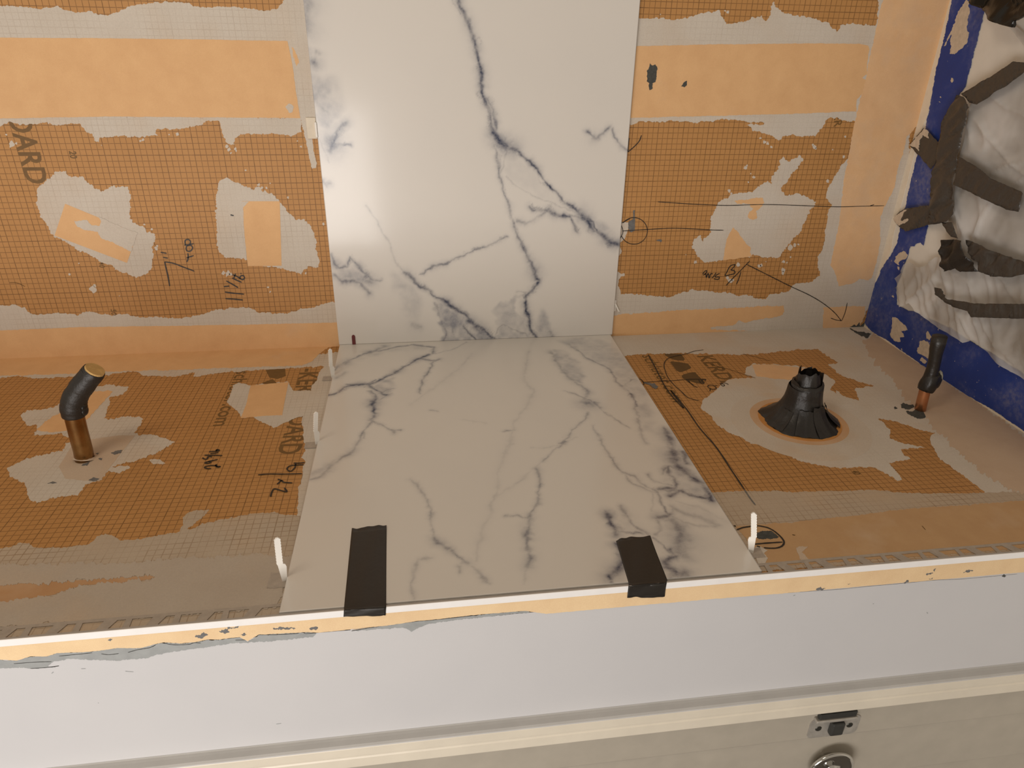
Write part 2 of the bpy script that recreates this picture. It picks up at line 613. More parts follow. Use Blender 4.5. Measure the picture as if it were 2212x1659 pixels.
def marble_mat():
    m, nt, b = new_mat('polished_white_marble')
    at = nd(nt, 'ShaderNodeAttribute'); at.attribute_name = 'vein'
    sp = nd(nt, 'ShaderNodeSeparateColor'); nt.links.new(at.outputs['Color'], sp.inputs[0])
    n1 = noise_n(nt, 60, 6, .7); n2 = noise_n(nt, 7, 4, .6); n3 = noise_n(nt, 260, 3, .7)
    core = math_n(nt, 'MULTIPLY', sp.outputs[0], ramp(nt, n1, .30, .68, .45, 1.25))
    core = math_n(nt, 'MULTIPLY', core, ramp(nt, n3, .2, .8, .75, 1.2))
    wash = math_n(nt, 'MULTIPLY', sp.outputs[1], ramp(nt, n1, .28, .7, .55, 1.2))
    base = mix_n(nt, ramp(nt, n2, .4, .7, 0, .35), (0.690, 0.655, 0.605), (0.655, 0.625, 0.585))
    base = mix_n(nt, wash, base, (0.262, 0.268, 0.300))
    base = mix_n(nt, core, base, (0.030, 0.040, 0.082))
    nt.links.new(base, b.inputs['Base Color'])
    b.inputs['Roughness'].default_value = .38
    b.inputs['Specular IOR Level'].default_value = .4
    b.inputs['Coat Weight'].default_value = .45; b.inputs['Coat Roughness'].default_value = .13
    return m


m_marble = marble_mat()
m_tile_edge = flat_mat('tile_body_edge', (0.50, 0.47, 0.43), .6)

# ------------------------------------------------------------------ large structure
bm = bmesh.new(); bm_box(bm, -300, 420, -420, 4, -91, -90)
o = finish_bm('floor', bm, m_floor); o['kind'] = 'structure'

bm = bmesh.new(); bm_box(bm, -75, 152, 1.3, 4, -90, 110)
wall_back = finish_bm('wall_back', bm, m_backing); wall_back['kind'] = 'structure'
for x0, x1, mm in ((-75, 59.9, m_board_wl), (60.0, XR, m_board_wr)):
    bm = bmesh.new(); bm_box(bm, x0, x1, 0.0, 1.3, 0.02, 110)
    finish_bm('foam_board', bm, mm, wall_back)

bm = bmesh.new(); bm_box(bm, XR, 152, -110, 1.29, -90, 110)
wall_right = finish_bm('wall_right', bm, m_wallpaint); wall_right['kind'] = 'structure'

# the counter: substrate with gridded foam boards on top
bm = bmesh.new(); bm_box(bm, -75, XR - .05, -75.0, -0.02, -2.6, -1.3)
deck = finish_bm('countertop', bm, m_backing)
tag(deck, 'long counter deck of orange gridded backer board smeared with grey thinset', 'countertop')
for x0, x1, mm in ((-75, 59.9, m_board_dl), (60.0, XR - .05, m_board_dr)):
    bm = bmesh.new()
    vs = [(x0, -0.02), (x1, -0.02), (x1, yF(x1) + .14), (x0, yF(x0) + .14)]
    t = [bm.verts.new((x, y, 0)) for x, y in vs]; b_ = [bm.verts.new((x, y, -1.3)) for x, y in vs]
    bm.faces.new(t); bm.faces.new(b_[::-1])
    for i in range(4):
        bm.faces.new((t[i], b_[i], b_[(i + 1) % 4], t[(i + 1) % 4]))
    finish_bm('foam_board', bm, mm, deck)

# ------------------------------------------------------------------ cabinet under the counter
cab = empty('cabinet', (40, -60, -90))
tag(cab, 'white painted built-in cabinet front below the counter with cream moulding', 'cabinet')


def front_prism(name, prof, mat, label=None, parent=cab, x0=-75.0, x1=XR - .1, smooth=False):
    """profile of (outward offset, z) swept along the counter front"""
    bm = bmesh.new()
    A = []
    for x in (x0, x1):
        A.append([bm.verts.new((x, yF(x) - o, z)) for o, z in prof])
    n = len(prof)
    for i in range(n):
        bm.faces.new((A[0][i], A[0][(i + 1) % n], A[1][(i + 1) % n], A[1][i]))
    bm.faces.new(A[0][::-1]); bm.faces.new(A[1])
    return finish_bm(name, bm, mat, parent, smooth, label)


front_prism('apron_panel', [(0, -2.25), (0, -20.35), (-.1, -20.45), (-2, -20.5), (-2, -2.6), (-.55, -2.6), (-.55, -2.25)], m_apron, 'smooth white painted apron panel')
front_prism('cove_moulding', [(-.1, -20.9), (1.5, -20.9), (1.55, -21.0), (1.55, -22.3),
                              (1.45, -22.5), (1.45, -22.7), (1.55, -22.9), (1.55, -24.45), (1.4, -24.7), (-1.5, -24.8), (-1.5, -20.9)], m_cream, 'cream moulding under the apron')
front_prism('caulk_ledge', [(-.05, -20.42), (.12, -20.52), (.5, -20.58), (1.2, -20.62), (1.5, -20.74), (1.52, -20.92), (-.05, -20.92)], flat_mat('grey_caulk', (0.50, 0.49, 0.47), .5, .05, 20), 'greyish ledge at the foot of the apron')
front_prism('face_rail', [(.5, -24.9), (.5, -31.0), (.42, -31.25), (-1.4, -31.25), (-1.4, -24.9)], m_door, 'cream upper rail of the door')
front_prism('door_panel', [(.22, -31.25), (.22, -41.5), (.02, -41.9), (.02, -84), (-1.4, -84), (-1.4, -31.25)], m_door, 'cream recessed cabinet door')
bm = bmesh.new(); bm_box(bm, -74.5, XR - .4, -73.0, -1.0, -90, -2.65)
finish_bm('carcass', bm, m_carcass, cab)

# grey undercoat where the paint has broken away, and the cracked joint
grey1 = G('D7', [(-30, 770), (0, 762), (100, 766), (180, 742), (280, 742), (340, 722), (500, 717), (600, 707), (700, 692), (840, 692), (930, 667), (980, 657),
                 (1080, 665), (1160, 657), (1240, 642), (1300, 642), (1430, 627), (1480, 650), (1545, 612), (1650, 607), (1820, 597), (1890, 604), (1880, 620), (1700, 645),
                 (1500, 656), (1300, 672), (1200, 692), (1000, 716), (880, 750), (700, 766), (520, 762), (440, 757), (330, 768), (290, 800), (330, 806), (200, 815), (100, 810), (-30, 817)])
grey2 = G('M', [(1600, 537), (1760, 512), (1960, 492), (2050, 470), (2212, 450), (2400, 436), (2700, 400), (3000, 372), (3250, 352), (3300, 362), (3000, 395), (2700, 425), (2500, 455), (2330, 475),
                (2212, 520), (2160, 545), (2120, 520), (2050, 513), (1900, 525), (1800, 530), (1640, 545)])
sheet('paint_chip', FRONT, [grey1], 0, .03, m_grey_paint, cab, 'long ragged grey patch where white paint is missing', .8, 3, 1.4)
sheet('paint_chip', FRONT, [grey2], 0, .03, m_grey_paint, cab, 'short ragged grey patch right of the first tape strip', .8, 4, 1.4)
ck = [G('M', [(290, 612), (420, 612), (520, 604)]), G('M', [(480, 632), (600, 625), (690, 590), (700, 580), (850, 580), (900, 578), (1050, 570), (1110, 555), (1150, 568)]),
      G('L', [(1100, 665), (1180, 675), (1290, 662)]), G('L', [(1390, 650), (1500, 620), (1620, 600), (1690, 570)]), G('L', [(1770, 550), (1900, 568), (2050, 562), (2110, 545), (2180, 548)]),
      G('L', [(150, 772), (400, 755), (560, 750)]), G('L', [(640, 690), (800, 675), (1000, 655)]), G('M', [(1150, 570), (1400, 548), (1580, 534)]),
      G('L', [(330, 825), (500, 815), (640, 798)]), G('M', [(1590, 545), (1750, 516), (1850, 500)]), G('M', [(2000, 480), (2212, 452), (2400, 436), (2800, 392)])]
strokes('joint_crack', FRONT, ck, .085, .036, m_crack, cab)
strokes('joint_crack', FRONT, [G('Q', [(0, 1243), (200, 1228), (500, 1208), (800, 1178), (1100, 1152), (1400, 1122), (1700, 1108), (2200, 1062)])], .03, .034, m_crack, cab, 'hairline crack along the membrane edge')
scr = [G('L', [(1360, 855), (1450, 862)]), G('L', [(880, 828), (930, 826)]), G('L', [(560, 880), (580, 862)]), G('D7', [(1650, 1145), (1680, 1141)]), G('D7', [(585, 1018), (590, 1020)]), G('D8', [(1640, 470), (1646, 478)]),
       G('Q', [(60, 1270), (80, 1262)]), G('Q', [(820, 1348), (832, 1346)]), G('D8', [(1150, 975), (1162, 960)])]
for q_ in scr:
    strokes('scratch', FRONT, [q_], .10, .012, m_grey_paint, cab)
sheet('paint_chip', FRONT, [G('Q', [(2055, 1085), (2075, 1068), (2095, 1080), (2080, 1092)])], 0, .03, m_putty_dark, cab, 'small dark chip near the right end', .5, 9, 1.0)

# catch
catch = []
xc, zc, oc = 104.45, -28.9, .5


def front_pt(x, o, z):
    return (x, yF(x) - o, z)


bm = bmesh.new()
hw, hh, r = 3.85, 2.0, .9
ring = []
for cx, cz, a0 in ((hw - r, hh - r, 0), (-hw + r, hh - r, 90), (-hw + r, -hh + r, 180), (hw - r, -hh + r, 270)):
    for k in range(6):
        a = math.radians(a0 + k * 18)
        ring.append((xc + cx + r * math.cos(a), zc + cz + r * math.sin(a)))
T = [bm.verts.new(front_pt(x, oc + .14, z)) for x, z in ring]; Bt = [bm.verts.new(front_pt(x, oc, z)) for x, z in ring]
bm.faces.new(T)
for i in range(len(T)):
    bm.faces.new((T[i], Bt[i], Bt[(i + 1) % len(T)], T[(i + 1) % len(T)]))
plate = finish_bm('catch_plate', bm, m_steel, cab, False, 'rounded steel catch plate on the door rail')


def front_disc(name, x, z, o, r, th, mat, parent, seg=20):
    bm = bmesh.new()
    a = [bm.verts.new(front_pt(x + r * math.cos(2 * math.pi * k / seg), o, z + r * math.sin(2 * math.pi * k / seg))) for k in range(seg)]
    b = [bm.verts.new(front_pt(x + r * .8 * math.cos(2 * math.pi * k / seg), o + th, z + r * .8 * math.sin(2 * math.pi * k / seg))) for k in range(seg)]
    bm.faces.new(b)
    for k in range(seg):
        bm.faces.new((a[k], a[(k + 1) % seg], b[(k + 1) % seg], b[k]))
    return finish_bm(name, bm, mat, cab)


for sx in (-2.35, 2.45):
    s_ = front_disc('screw', xc + sx, zc - .05, oc + .12, .52, .10, m_screw, plate)
    bm = bmesh.new()
    y_ = yF(xc) - oc - .24
    bm_box(bm, xc + sx - .2, xc + sx + .2, y_ - .01, y_ + .04, zc - .09, zc - .01)
    bm_box(bm, xc + sx - .04, xc + sx + .04, y_ - .01, y_ + .04, zc - .25, zc + .15)
    finish_bm('screw_slot', bm, m_black, cab)
bm = bmesh.new()
y_ = yF(xc) - oc
bm_box(bm, xc - .9, xc + 1.1, y_ - 1.0, y_ - .1, zc - .95, zc + 1.5, .25)
finish_bm('roller_block', bm, m_black, cab, False, 'dark roller of the catch')
bm = bmesh.new()
bm_box(bm, xc - 3.5, xc + 2.7, y_ - .9, y_ - .02, zc + 2.0, zc + 2.5, .12)
finish_bm('strike_bracket', bm, m_steel, cab, False, 'curved steel strike under the moulding')
bm = bmesh.new()
bm_box(bm, xc - 3.1, xc + 2.5, y_ - .7, y_ - .02, zc + 2.55, zc + 3.6, .1)
finish_bm('strike_housing', bm, m_black, cab)

# round chrome pull
kx, kz = 105.25, -36.75
prof = [(1.5, .22), (1.5, .9), (1.7, 1.2), (2.6, 1.4), (3.35, 1.55), (3.5, 1.75), (3.45, 2.0), (3.2, 2.15), (2.6, 2.1), (1.8, 1.95), (1.1, 1.95), (.9, 2.05), (.85, 2.5), (.6, 2.75), (.0, 2.8)]
bm = bmesh.new(); seg = 48; rings = []
for r, o_ in prof:
    if r == 0:
        rings.append([bm.verts.new(front_pt(kx, o_, kz))])
    else:
        rings.append([bm.verts.new(front_pt(kx + r * math.cos(2 * math.pi * k / seg), o_, kz + r * math.sin(2 * math.pi * k / seg))) for k in range(seg)])
for r0, r1 in zip(rings, rings[1:]):
    for k in range(seg):
        if len(r1) == 1:
            bm.faces.new((r0[k], r0[(k + 1) % seg], r1[0]))
        else:
            bm.faces.new((r0[k], r0[(k + 1) % seg], r1[(k + 1) % seg], r1[k]))
finish_bm('door_knob', bm, m_chrome, cab, True, 'round dished chrome knob')

# ------------------------------------------------------------------ front band of membrane on the counter edge
bandp = G('g', [(-40, 1397), (0, 1394), (600, 1342), (1106, 1298), (1700, 1246), (2212, 1201), (2560, 1171), (2560, 1204), (2212, 1236), (1700, 1281), (1400, 1306), (1180, 1326)]) + \
    G('M', [(3250, 352), (3000, 372), (2700, 398), (2400, 434), (2212, 450), (1960, 490), (1760, 510), (1600, 534)]) + \
    G('D7', [(2212, 566), (2100, 578), (1900, 600), (1820, 596), (1650, 606), (1545, 611), (1480, 650), (1430, 626), (1300, 641), (1240, 641), (1160, 656), (1080, 665), (980, 656), (930, 666), (840, 691),
             (700, 691), (600, 706), (500, 716), (340, 721), (280, 741), (180, 741), (100, 765), (0, 761), (-60, 768)])
bandp = [p if p[1] > 1389 - .0904 * p[0] - 200 else p for p in bandp]
m_band = memb_mat('orange_membrane_front', .05, (0.80, 0.60, 0.355))
sheet('membrane_strip', FRONT, [bandp], -.1, .05, m_band, deck, 'orange fleece strip along the front edge', .25, 11, 3)
smg = [G('Q', [(280, 1212), (320, 1180), (370, 1200), (330, 1215)]), G('Q', [(570, 1160), (600, 1140), (620, 1155), (590, 1168)]), G('Q', [(1120, 1150), (1160, 1125), (1160, 1142), (1130, 1152)]),
       G('Q', [(1330, 1065), (1390, 1050), (1375, 1070)]), G('Q', [(1385, 1020), (1425, 1010), (1410, 1035)]), G('Q', [(1675, 1050), (1720, 1020), (1780, 1030), (1740, 1055)]), G('Q', [(1350, 1110), (1400, 1095), (1390, 1118)]),
       G('M', [(90, 600), (170, 560), (210, 580), (160, 605)]), G('M', [(330, 550), (400, 530), (420, 555), (370, 565)]), G('M', [(410, 515), (510, 500), (500, 520)]), G('M', [(520, 578), (570, 568), (590, 580), (550, 592)]),
       G('M', [(840, 520), (1000, 512), (1050, 522), (950, 532)]), G('M', [(1190, 522), (1260, 512), (1240, 530)]), G('L', [(1170, 520), (1220, 500), (1200, 520)])]
for i_, q_ in enumerate(smg):
    sheet('putty_smear', FRONT, [q_], .05, .058, m_putty, deck, None, 1.4, 12 + i_, 1.1)

# ------------------------------------------------------------------ white metal edge trim with the punched leg
trim = empty('edge_trim', (40, -75.3, 0))
tag(trim, 'long white metal tile edge trim along the front of the counter', 'trim')


def trim_bar(name, prof, mat, x0=-75.0, x1=XR - .2):
    return front_prism(name, prof, mat, None, trim, x0, x1)


trim_bar('face_bar', [(.10, -.27), (.12, .55), (.06, .64), (-.02, .64), (-.02, -.27)], m_white_trim)['label'] = 'bright white front face of the trim'
trim_bar('top_lip', [(-.02, .63), (-.28, .63), (-.30, .50), (-.03, .50)], m_grey_trim)
trim_bar('stem', [(-.15, .50), (-.03, .50), (-.03, .05), (-.15, .05)], m_grey_trim)
trim_bar('rear_rail', [(-2.0, .06), (-2.45, .06), (-2.45, .12), (-2.0, .12)], m_leg_trim)
trim_bar('front_rail', [(-.15, .06), (-.42, .06), (-.42, .12), (-.15, .12)], m_leg_trim)


def web(p):
    """one web of the punched leg; p = four (x, inward offset)"""
    bm = bmesh.new()
    t = [bm.verts.new((x, yF(x) + o, .12)) for x, o in p]; b = [bm.verts.new((x, yF(x) + o, .06)) for x, o in p]
    bm.faces.new(t); bm.faces.new(b[::-1])
    for i in range(4):
        bm.faces.new((t[i], b[i], b[(i + 1) % 4], t[(i + 1) % 4]))
    finish_bm('web', bm, m_leg_trim, trim)


per = 5.22
for k in range(-3, 12):       # right-hand length: straight web, then slanted web
    x = 90.2 + per * k
    if not (88.5 < x < XR - 6):
        continue
    web([(x - .65, .42), (x + .02, .42), (x + .02, 2.0), (x - .55, 2.0)])
    web([(x + 1.8, .42), (x + 3.2, .42), (x + 2.35, 2.0), (x + 1.05, 2.0)])
for k in range(-16, 6):       # left-hand length, mirrored
    x = 4.9 + 5.17 * k
    if x > 30.5 or x < -72:
        continue
    web([(x - .75, .42), (x + .02, .42), (x - .05, 2.0), (x - .7, 2.0)])
    web([(x + 1.55, .42), (x + 2.75, .42), (x + 3.55, 2.0), (x + 2.15, 2.0)])

# ------------------------------------------------------------------ marble tiles
rng = np.random.default_rng(5)


def vnoise(x, y, seed):
    q = np.random.default_rng(seed); T = q.uniform(-1, 1, (64, 64))
    xi = np.floor(x).astype(int); yi = np.floor(y).astype(int); fx = x - xi; fy = y - yi
    fx = fx * fx * (3 - 2 * fx); fy = fy * fy * (3 - 2 * fy)
    g = lambda a, b: T[a % 64, b % 64]
    return (g(xi, yi) * (1 - fx) + g(xi + 1, yi) * fx) * (1 - fy) + (g(xi, yi + 1) * (1 - fx) + g(xi + 1, yi + 1) * fx) * fy


def frac_line(P, W, D, rough, step=.22):
    out = []
    for (a, wa, da), (b, wb, db) in zip(zip(P, W, D), zip(P[1:], W[1:], D[1:])):
        l = np.hypot(*(b - a)); k = max(1, int(l / step))
        for i in range(k):
            t = i / k
            out.append((*(a + (b - a) * t), wa + (wb - wa) * t, da + (db - da) * t))
    out.append((*P[-1], W[-1], D[-1]))
    out = np.array(out)
    n = len(out)
    R = random.Random(int(abs(out[0, 0]) * 100 + n))
    for c in (0, 1):
        out[:, c] += noise_loop(n, n * step, [(1.6, .75), (.7, .45), (.4, .2)], R) * rough
    out[:, 2] *= 1 + .5 * noise_loop(n, n * step, [(2.2, .6), (.8, .5)], R)
    out[:, 3] *= 1 + .55 * noise_loop(n, n * step, [(3.0, .6), (.9, .5)], R)
    return out


def in_poly(px, py, poly):
    ins = np.zeros(px.shape, bool)
    n = len(poly)
    for i in range(n):
        x1, y1 = poly[i]; x2, y2 = poly[(i + 1) % n]
        if y1 == y2:
            continue
        c = ((y1 > py) != (y2 > py)) & (px < (x2 - x1) * (py - y1) / (y2 - y1) + x1)
        ins ^= c
    return ins


def vein_field(X, Y, plane, h, veins, washes, kpx):
    core = np.zeros_like(X); wash = np.zeros_like(X)
    X0, Y0 = X, Y
    ry = abs(Y0[1, 0] - Y0[0, 0])
    flip = Y0[1, 0] < Y0[0, 0]
    assert not flip
    X = X + .16 * vnoise(X0 / .9, Y0 / .9, 21) + .09 * vnoise(X0 / .4, Y0 / .4, 22) + .3 * vnoise(X0 / 3, Y0 / 3, 23)
    Y = Y + .16 * vnoise(X0 / .9 + 7, Y0 / .9, 24) + .09 * vnoise(X0 / .4 + 3, Y0 / .4, 25) + .3 * vnoise(X0 / 3 + 5, Y0 / 3, 26)
    for crop, pts, w, d, side in veins:
        s = CROPS[crop][2]
        P = [np.array(plane.uv(p, h)) for p in G(crop, pts)]
        wc = w / s * kpx * (.56 + .16 * min(1, d))
        strands = [(wc, d, min(.16, .05 + wc * .35))]
        if w >= 9 and d > .3:
            strands += [(wc * .55, d * .55, .25 + wc * .9), (wc * .5, d * .45, .3 + wc * 1.3), (wc * .45, d * .3, .55 + wc * 1.5)]
        for k_, (wk, dk, rk) in enumerate(strands):
            for x, y, ww, dd in frac_line(P, [wk] * len(P), [dk] * len(P), rk, .22 + .001 * k_):
                ww = max(ww, .05); dd = max(0, dd)
                R = ww * (8 if side else 2.6)
                i0 = max(0, int((y - Y0[0, 0] - R - .6) / ry)); i1 = int((y - Y0[0, 0] + R + .6) / ry) + 2
                if i1 <= 0:
                    continue
                XX = X[i0:i1]; YY = Y[i0:i1]
                m = (np.abs(XX - x) < R) & (np.abs(YY - y) < R)
                if not m.any():
                    continue
                d2 = (XX[m] - x) ** 2 + (YY[m] - y) ** 2
                c_ = core[i0:i1]; w_ = wash[i0:i1]
                c_[m] = np.maximum(c_[m], dd * np.exp(-d2 / (ww * ww)))
                if side and k_ == 0:
                    w_[m] = np.maximum(w_[m], min(1, 1.8 * side * dd) * np.exp(-d2 / (ww * ww * 9)))
    for crop, pts, d, soft in washes:
        poly = [plane.uv(p, h) for p in G(crop, pts)]
        nx = .7 * np.sin(Y * 1.7 + 1) * .5 + .25 * np.sin(Y * 4.1 + X * 2.2); ny = .35 * np.sin(X * 2.1) + .25 * np.sin(X * 4.7 + Y * 3)
        f = in_poly(X + nx * .7, Y + ny * .7, poly).astype(float)
        k = max(1, int(soft / .15))
        for ax in (0, 1):
            for _ in range(2):
                c = np.cumsum(np.pad(f, [(k + 1, k) if a == ax else (0, 0) for a in (0, 1)], mode='edge'), axis=ax)
                f = (np.take(c, range(2 * k + 1, c.shape[ax]), axis=ax) - np.take(c, range(0, c.shape[ax] - 2 * k - 1), axis=ax)) / (2 * k + 1)
        wash = np.maximum(wash, np.minimum(1, f * d * 1.6) * (.72 + .45 * vnoise(X0 / 2.2, Y0 / 2.2, 31) + .25 * vnoise(X0 / .8, Y0 / .8, 32)))
    return np.clip(core, 0, 1), np.clip(wash, 0, 1)


def make_tile(plane, corners_uv, h, thick, veins, washes, kpx, label, res=.15):
    """corners: (BL, BR, TR, TL) in plane uv; dense top for the vein colours, plain sides"""
    BL, BR, TR, TL = [np.array(c) for c in corners_uv]
    nu = int(np.hypot(*(BR - BL)) / res); nv = int(np.hypot(*(TL - BL)) / res)
    s, t = np.meshgrid(np.linspace(0, 1, nu + 1), np.linspace(0, 1, nv + 1))
    X = BL[0] * (1 - s) * (1 - t) + BR[0] * s * (1 - t) + TR[0] * s * t + TL[0] * (1 - s) * t
    Y = BL[1] * (1 - s) * (1 - t) + BR[1] * s * (1 - t) + TR[1] * s * t + TL[1] * (1 - s) * t
    core, wash = vein_field(X, Y, plane, h, veins, washes, kpx)
    V = plane.P0 + X.ravel()[:, None] * plane.u + Y.ravel()[:, None] * plane.v + plane.n * h
    org = plane.pt((BL + BR) / 2, h)
    V = (V - org) * CM
    nvx = nu + 1
    i0 = (np.arange(nv)[:, None] * nvx + np.arange(nu)[None, :]).ravel()
    F = np.stack([i0, i0 + 1, i0 + nvx + 1, i0 + nvx], 1)
    rim = list(range(0, nu + 1)) + [r * nvx + nu for r in range(1, nv + 1)] + [nv * nvx + c for c in range(nu - 1, -1, -1)] + [r * nvx for r in range(nv - 1, 0, -1)]
    base = len(V)
    low = V[rim] - np.array(plane.n) * (thick * CM)
    V = np.vstack([V, low])
    k = len(rim)
    side = np.array([[rim[(i + 1) % k], rim[i], base + i, base + (i + 1) % k] for i in range(k)])
    allF = np.vstack([F, side])
    me = bpy.data.meshes.new('marble_tile')
    me.vertices.add(len(V)); me.vertices.foreach_set('co', V.ravel())
    me.loops.add(allF.size); me.loops.foreach_set('vertex_index', allF.ravel().astype(np.int32))
    me.polygons.add(len(allF)); me.polygons.foreach_set('loop_start', np.arange(0, allF.size, 4, dtype=np.int32))
    me.polygons.foreach_set('loop_total', np.full(len(allF), 4, np.int32))
    me.materials.append(m_marble); me.materials.append(m_tile_edge)
    mi = np.zeros(len(allF), np.int32); mi[len(F):] = 1
    me.polygons.foreach_set('material_index', mi)
    at = me.color_attributes.new('vein', 'FLOAT_COLOR', 'POINT')
    c = np.zeros((len(V), 4), np.float32); c[:, 3] = 1
    c[:base, 0] = core.ravel(); c[:base, 1] = wash.ravel()
    at.data.foreach_set('color', c.ravel())
    me.update(calc_edges=True); me.validate()
    o = bpy.data.objects.new('marble_tile', me); COL.objects.link(o)
    o.location = [q * CM for q in org]
    tag(o, label, 'tile')
    return o


HW = 0.75      # wall tile face stands off the board
HD = 0.62      # deck tile top
wall_veins = [
    ('C2', [(1060, -60), (1075, -20), (1095, 60), (1115, 110), (1150, 190), (1180, 260), (1205, 340), (1218, 400), (1222, 470), (1225, 540), (1240, 600), (1258, 660), (1268, 740), (1285, 800)], 15, .80, .30),
    ('C2', [(1285, 800), (1330, 845), (1385, 875), (1430, 900)], 22, .85, .4),
    ('C2', [(1430, 900), (1490, 960), (1550, 1010), (1600, 1090), (1660, 1150), (1720, 1210), (1780, 1250)], 12, .85, .3),
    ('C2', [(1780, 1250), (1850, 1310), (1900, 1380), (1960, 1420), (2035, 1465)], 22, .9, .45),
    ('C2', [(1840, 1290), (1890, 1330), (1920, 1400)], 10, .8, .3),
    ('C2', [(1235, 560), (1265, 620), (1285, 700), (1300, 780)], 16, .40, .5),
    ('C2', [(1040, -20), (1060, 30), (1090, 90)], 8, .3, .3),
    ('C2', [(1300, 860), (1310, 900), (1325, 980), (1330, 1050), (1360, 1160), (1385, 1250), (1410, 1340), (1440, 1420), (1475, 1480)], 11, .52, .35),
    ('C2', [(1370, 880), (1360, 940), (1350, 1000), (1330, 1040)], 9, .3, .4),
    ('C2', [(1460, 1470), (1495, 1540), (1520, 1580), (1545, 1660), (1560, 1680)], 20, .68, .4),
    ('C2', [(1555, 1690), (1520, 1730), (1490, 1760), (1480, 1810), (1490, 1860), (1500, 1900), (1510, 1960), (1545, 2020)], 15, .85, .35),
    ('C2', [(1500, 1240), (1520, 1260), (1580, 1250), (1620, 1245), (1660, 1275), (1720, 1295), (1750, 1300), (1770, 1340), (1790, 1380)], 13, .68, .35),
    ('C2', [(1750, 1290), (1800, 1290), (1850, 1310)], 9, .5, .3),
    ('C2', [(1380, 1060), (1430, 1110), (1500, 1160), (1600, 1200), (1700, 1240), (1780, 1270)], 8, .22, .2),
    ('C2', [(1430, 1320), (1490, 1335), (1540, 1300), (1600, 1260)], 14, .35, .4),
    ('C2', [(850, 1630), (930, 1590), (1000, 1580), (1060, 1545), (1130, 1515), (1180, 1485), (1260, 1475), (1310, 1450), (1370, 1410)], 10, .48, .3),
    ('C2', [(530, 1230), (600, 1330), (640, 1400), (680, 1500), (710, 1590), (770, 1640)], 9, .22, .2),
    ('D2', [(760, 520), (800, 550), (850, 600), (920, 655), (980, 690), (1050, 740), (1110, 780), (1160, 830), (1230, 870), (1270, 910), (1330, 945)], 13, .92, .35),
    ('D2', [(1140, 810), (1190, 850), (1220, 870)], 20, .8, .4),
    ('D2', [(1110, 840), (1150, 890), (1195, 935)], 9, .75, .3),
    ('D2', [(940, 700), (970, 800), (1000, 880), (985, 940)], 8, .35, .4), ('D2', [(1040, 860), (1060, 940)], 8, .3, .3),
    ('D2', [(315, 410), (330, 460), (370, 500), (410, 490), (430, 430), (470, 470), (520, 520), (560, 560), (605, 572)], 12, .5, .5),
    ('D2', [(340, 545), (390, 580), (450, 570), (500, 590), (550, 650)], 12, .42, .5), ('D2', [(530, 540), (560, 580)], 26, .5, .5),
    ('C2', [(165, -20), (168, 60), (172, 120), (180, 180)], 36, .25, .6),
    ('C2', [(236, 315), (248, 322)], 14, .35, .5), ('C2', [(205, 378), (222, 385)], 26, .45, .6),
    ('C2', [(215, 600), (260, 640), (300, 680)], 16, .2, .5),
    ('C2', [(400, 740), (370, 760), (350, 810), (330, 860), (315, 905)], 18, .82, .5), ('C2', [(330, 860), (380, 875), (430, 870)], 10, .75, .4),
    ('C2', [(320, 840), (328, 880)], 34, .7, .5),
    ('C2', [(250, 830), (290, 920), (300, 970)], 8, .28, .3), ('C2', [(275, 1080), (290, 1110), (315, 1100)], 12, .4, .5),
    ('C2', [(1845, 790), (1880, 810), (1900, 830), (1930, 800), (1975, 765)], 10, .55, .4), ('C2', [(1890, 820), (1910, 825)], 20, .4, .4),
    ('C2', [(1995, 780), (2030, 850), (2060, 885), (2095, 900)], 12, .5, .4),
    ('D2', [(1300, 930), (1310, 860), (1340, 835), (1420, 860), (1480, 890), (1510, 912)], 8, .4, .3),
    ('D2', [(1630, 880), (1645, 915)], 16, .5, .4), ('D2', [(800, 830), (850, 850)], 22, .25, .5), ('D2', [(1430, 640), (1480, 635)], 8, .3, .3),
]
wall_washes = [
    ('D2', [(930, 680), (980, 700), (1100, 790), (1250, 890), (1310, 935), (1310, 960), (970, 960), (980, 880), (950, 760)], .62, .25),
    ('C2', [(200, 400), (240, 470), (340, 480), (380, 600), (380, 720), (430, 760), (420, 850), (330, 860), (250, 780), (215, 650)], .38, .8),
    ('C2', [(150, -60), (185, -60), (185, 180), (230, 330), (235, 420), (195, 420)], .4, .7),
    ('D2', [(1275, 750), (1330, 700), (1480, 640), (1420, 690), (1420, 760), (1480, 790), (1505, 890), (1500, 940), (1310, 940), (1310, 860), (1300, 780)], .34, .2),
    ('D2', [(1580, 740), (1620, 800), (1655, 920), (1560, 920), (1535, 820)], .40, .4),
    ('D2', [(680, 520), (760, 560), (850, 640), (860, 720), (830, 850), (780, 800), (740, 700), (690, 620)], .22, .7),
    ('D2', [(315, 420), (420, 470), (560, 550), (600, 575), (520, 610), (380, 580)], .34, .5),
    ('C2', [(1300, 870), (1390, 890), (1480, 960), (1570, 1060), (1700, 1230), (1620, 1200), (1450, 1110), (1340, 1010)], .12, .3),
    ('C2', [(1850, 1280), (1950, 1330), (2035, 1400), (2035, 1460), (1930, 1400)], .35, .4),
]
u = WALL.uv
cbl = u((733, 748), HW); cbr = u((1322, 727), HW); ctl = u((655, 0), HW); ctr = u((1383, 0), HW)


def extend(a, b, z):
    t = (z - a[1]) / (b[1] - a[1]); return (a[0] + (b[0] - a[0]) * t, z)


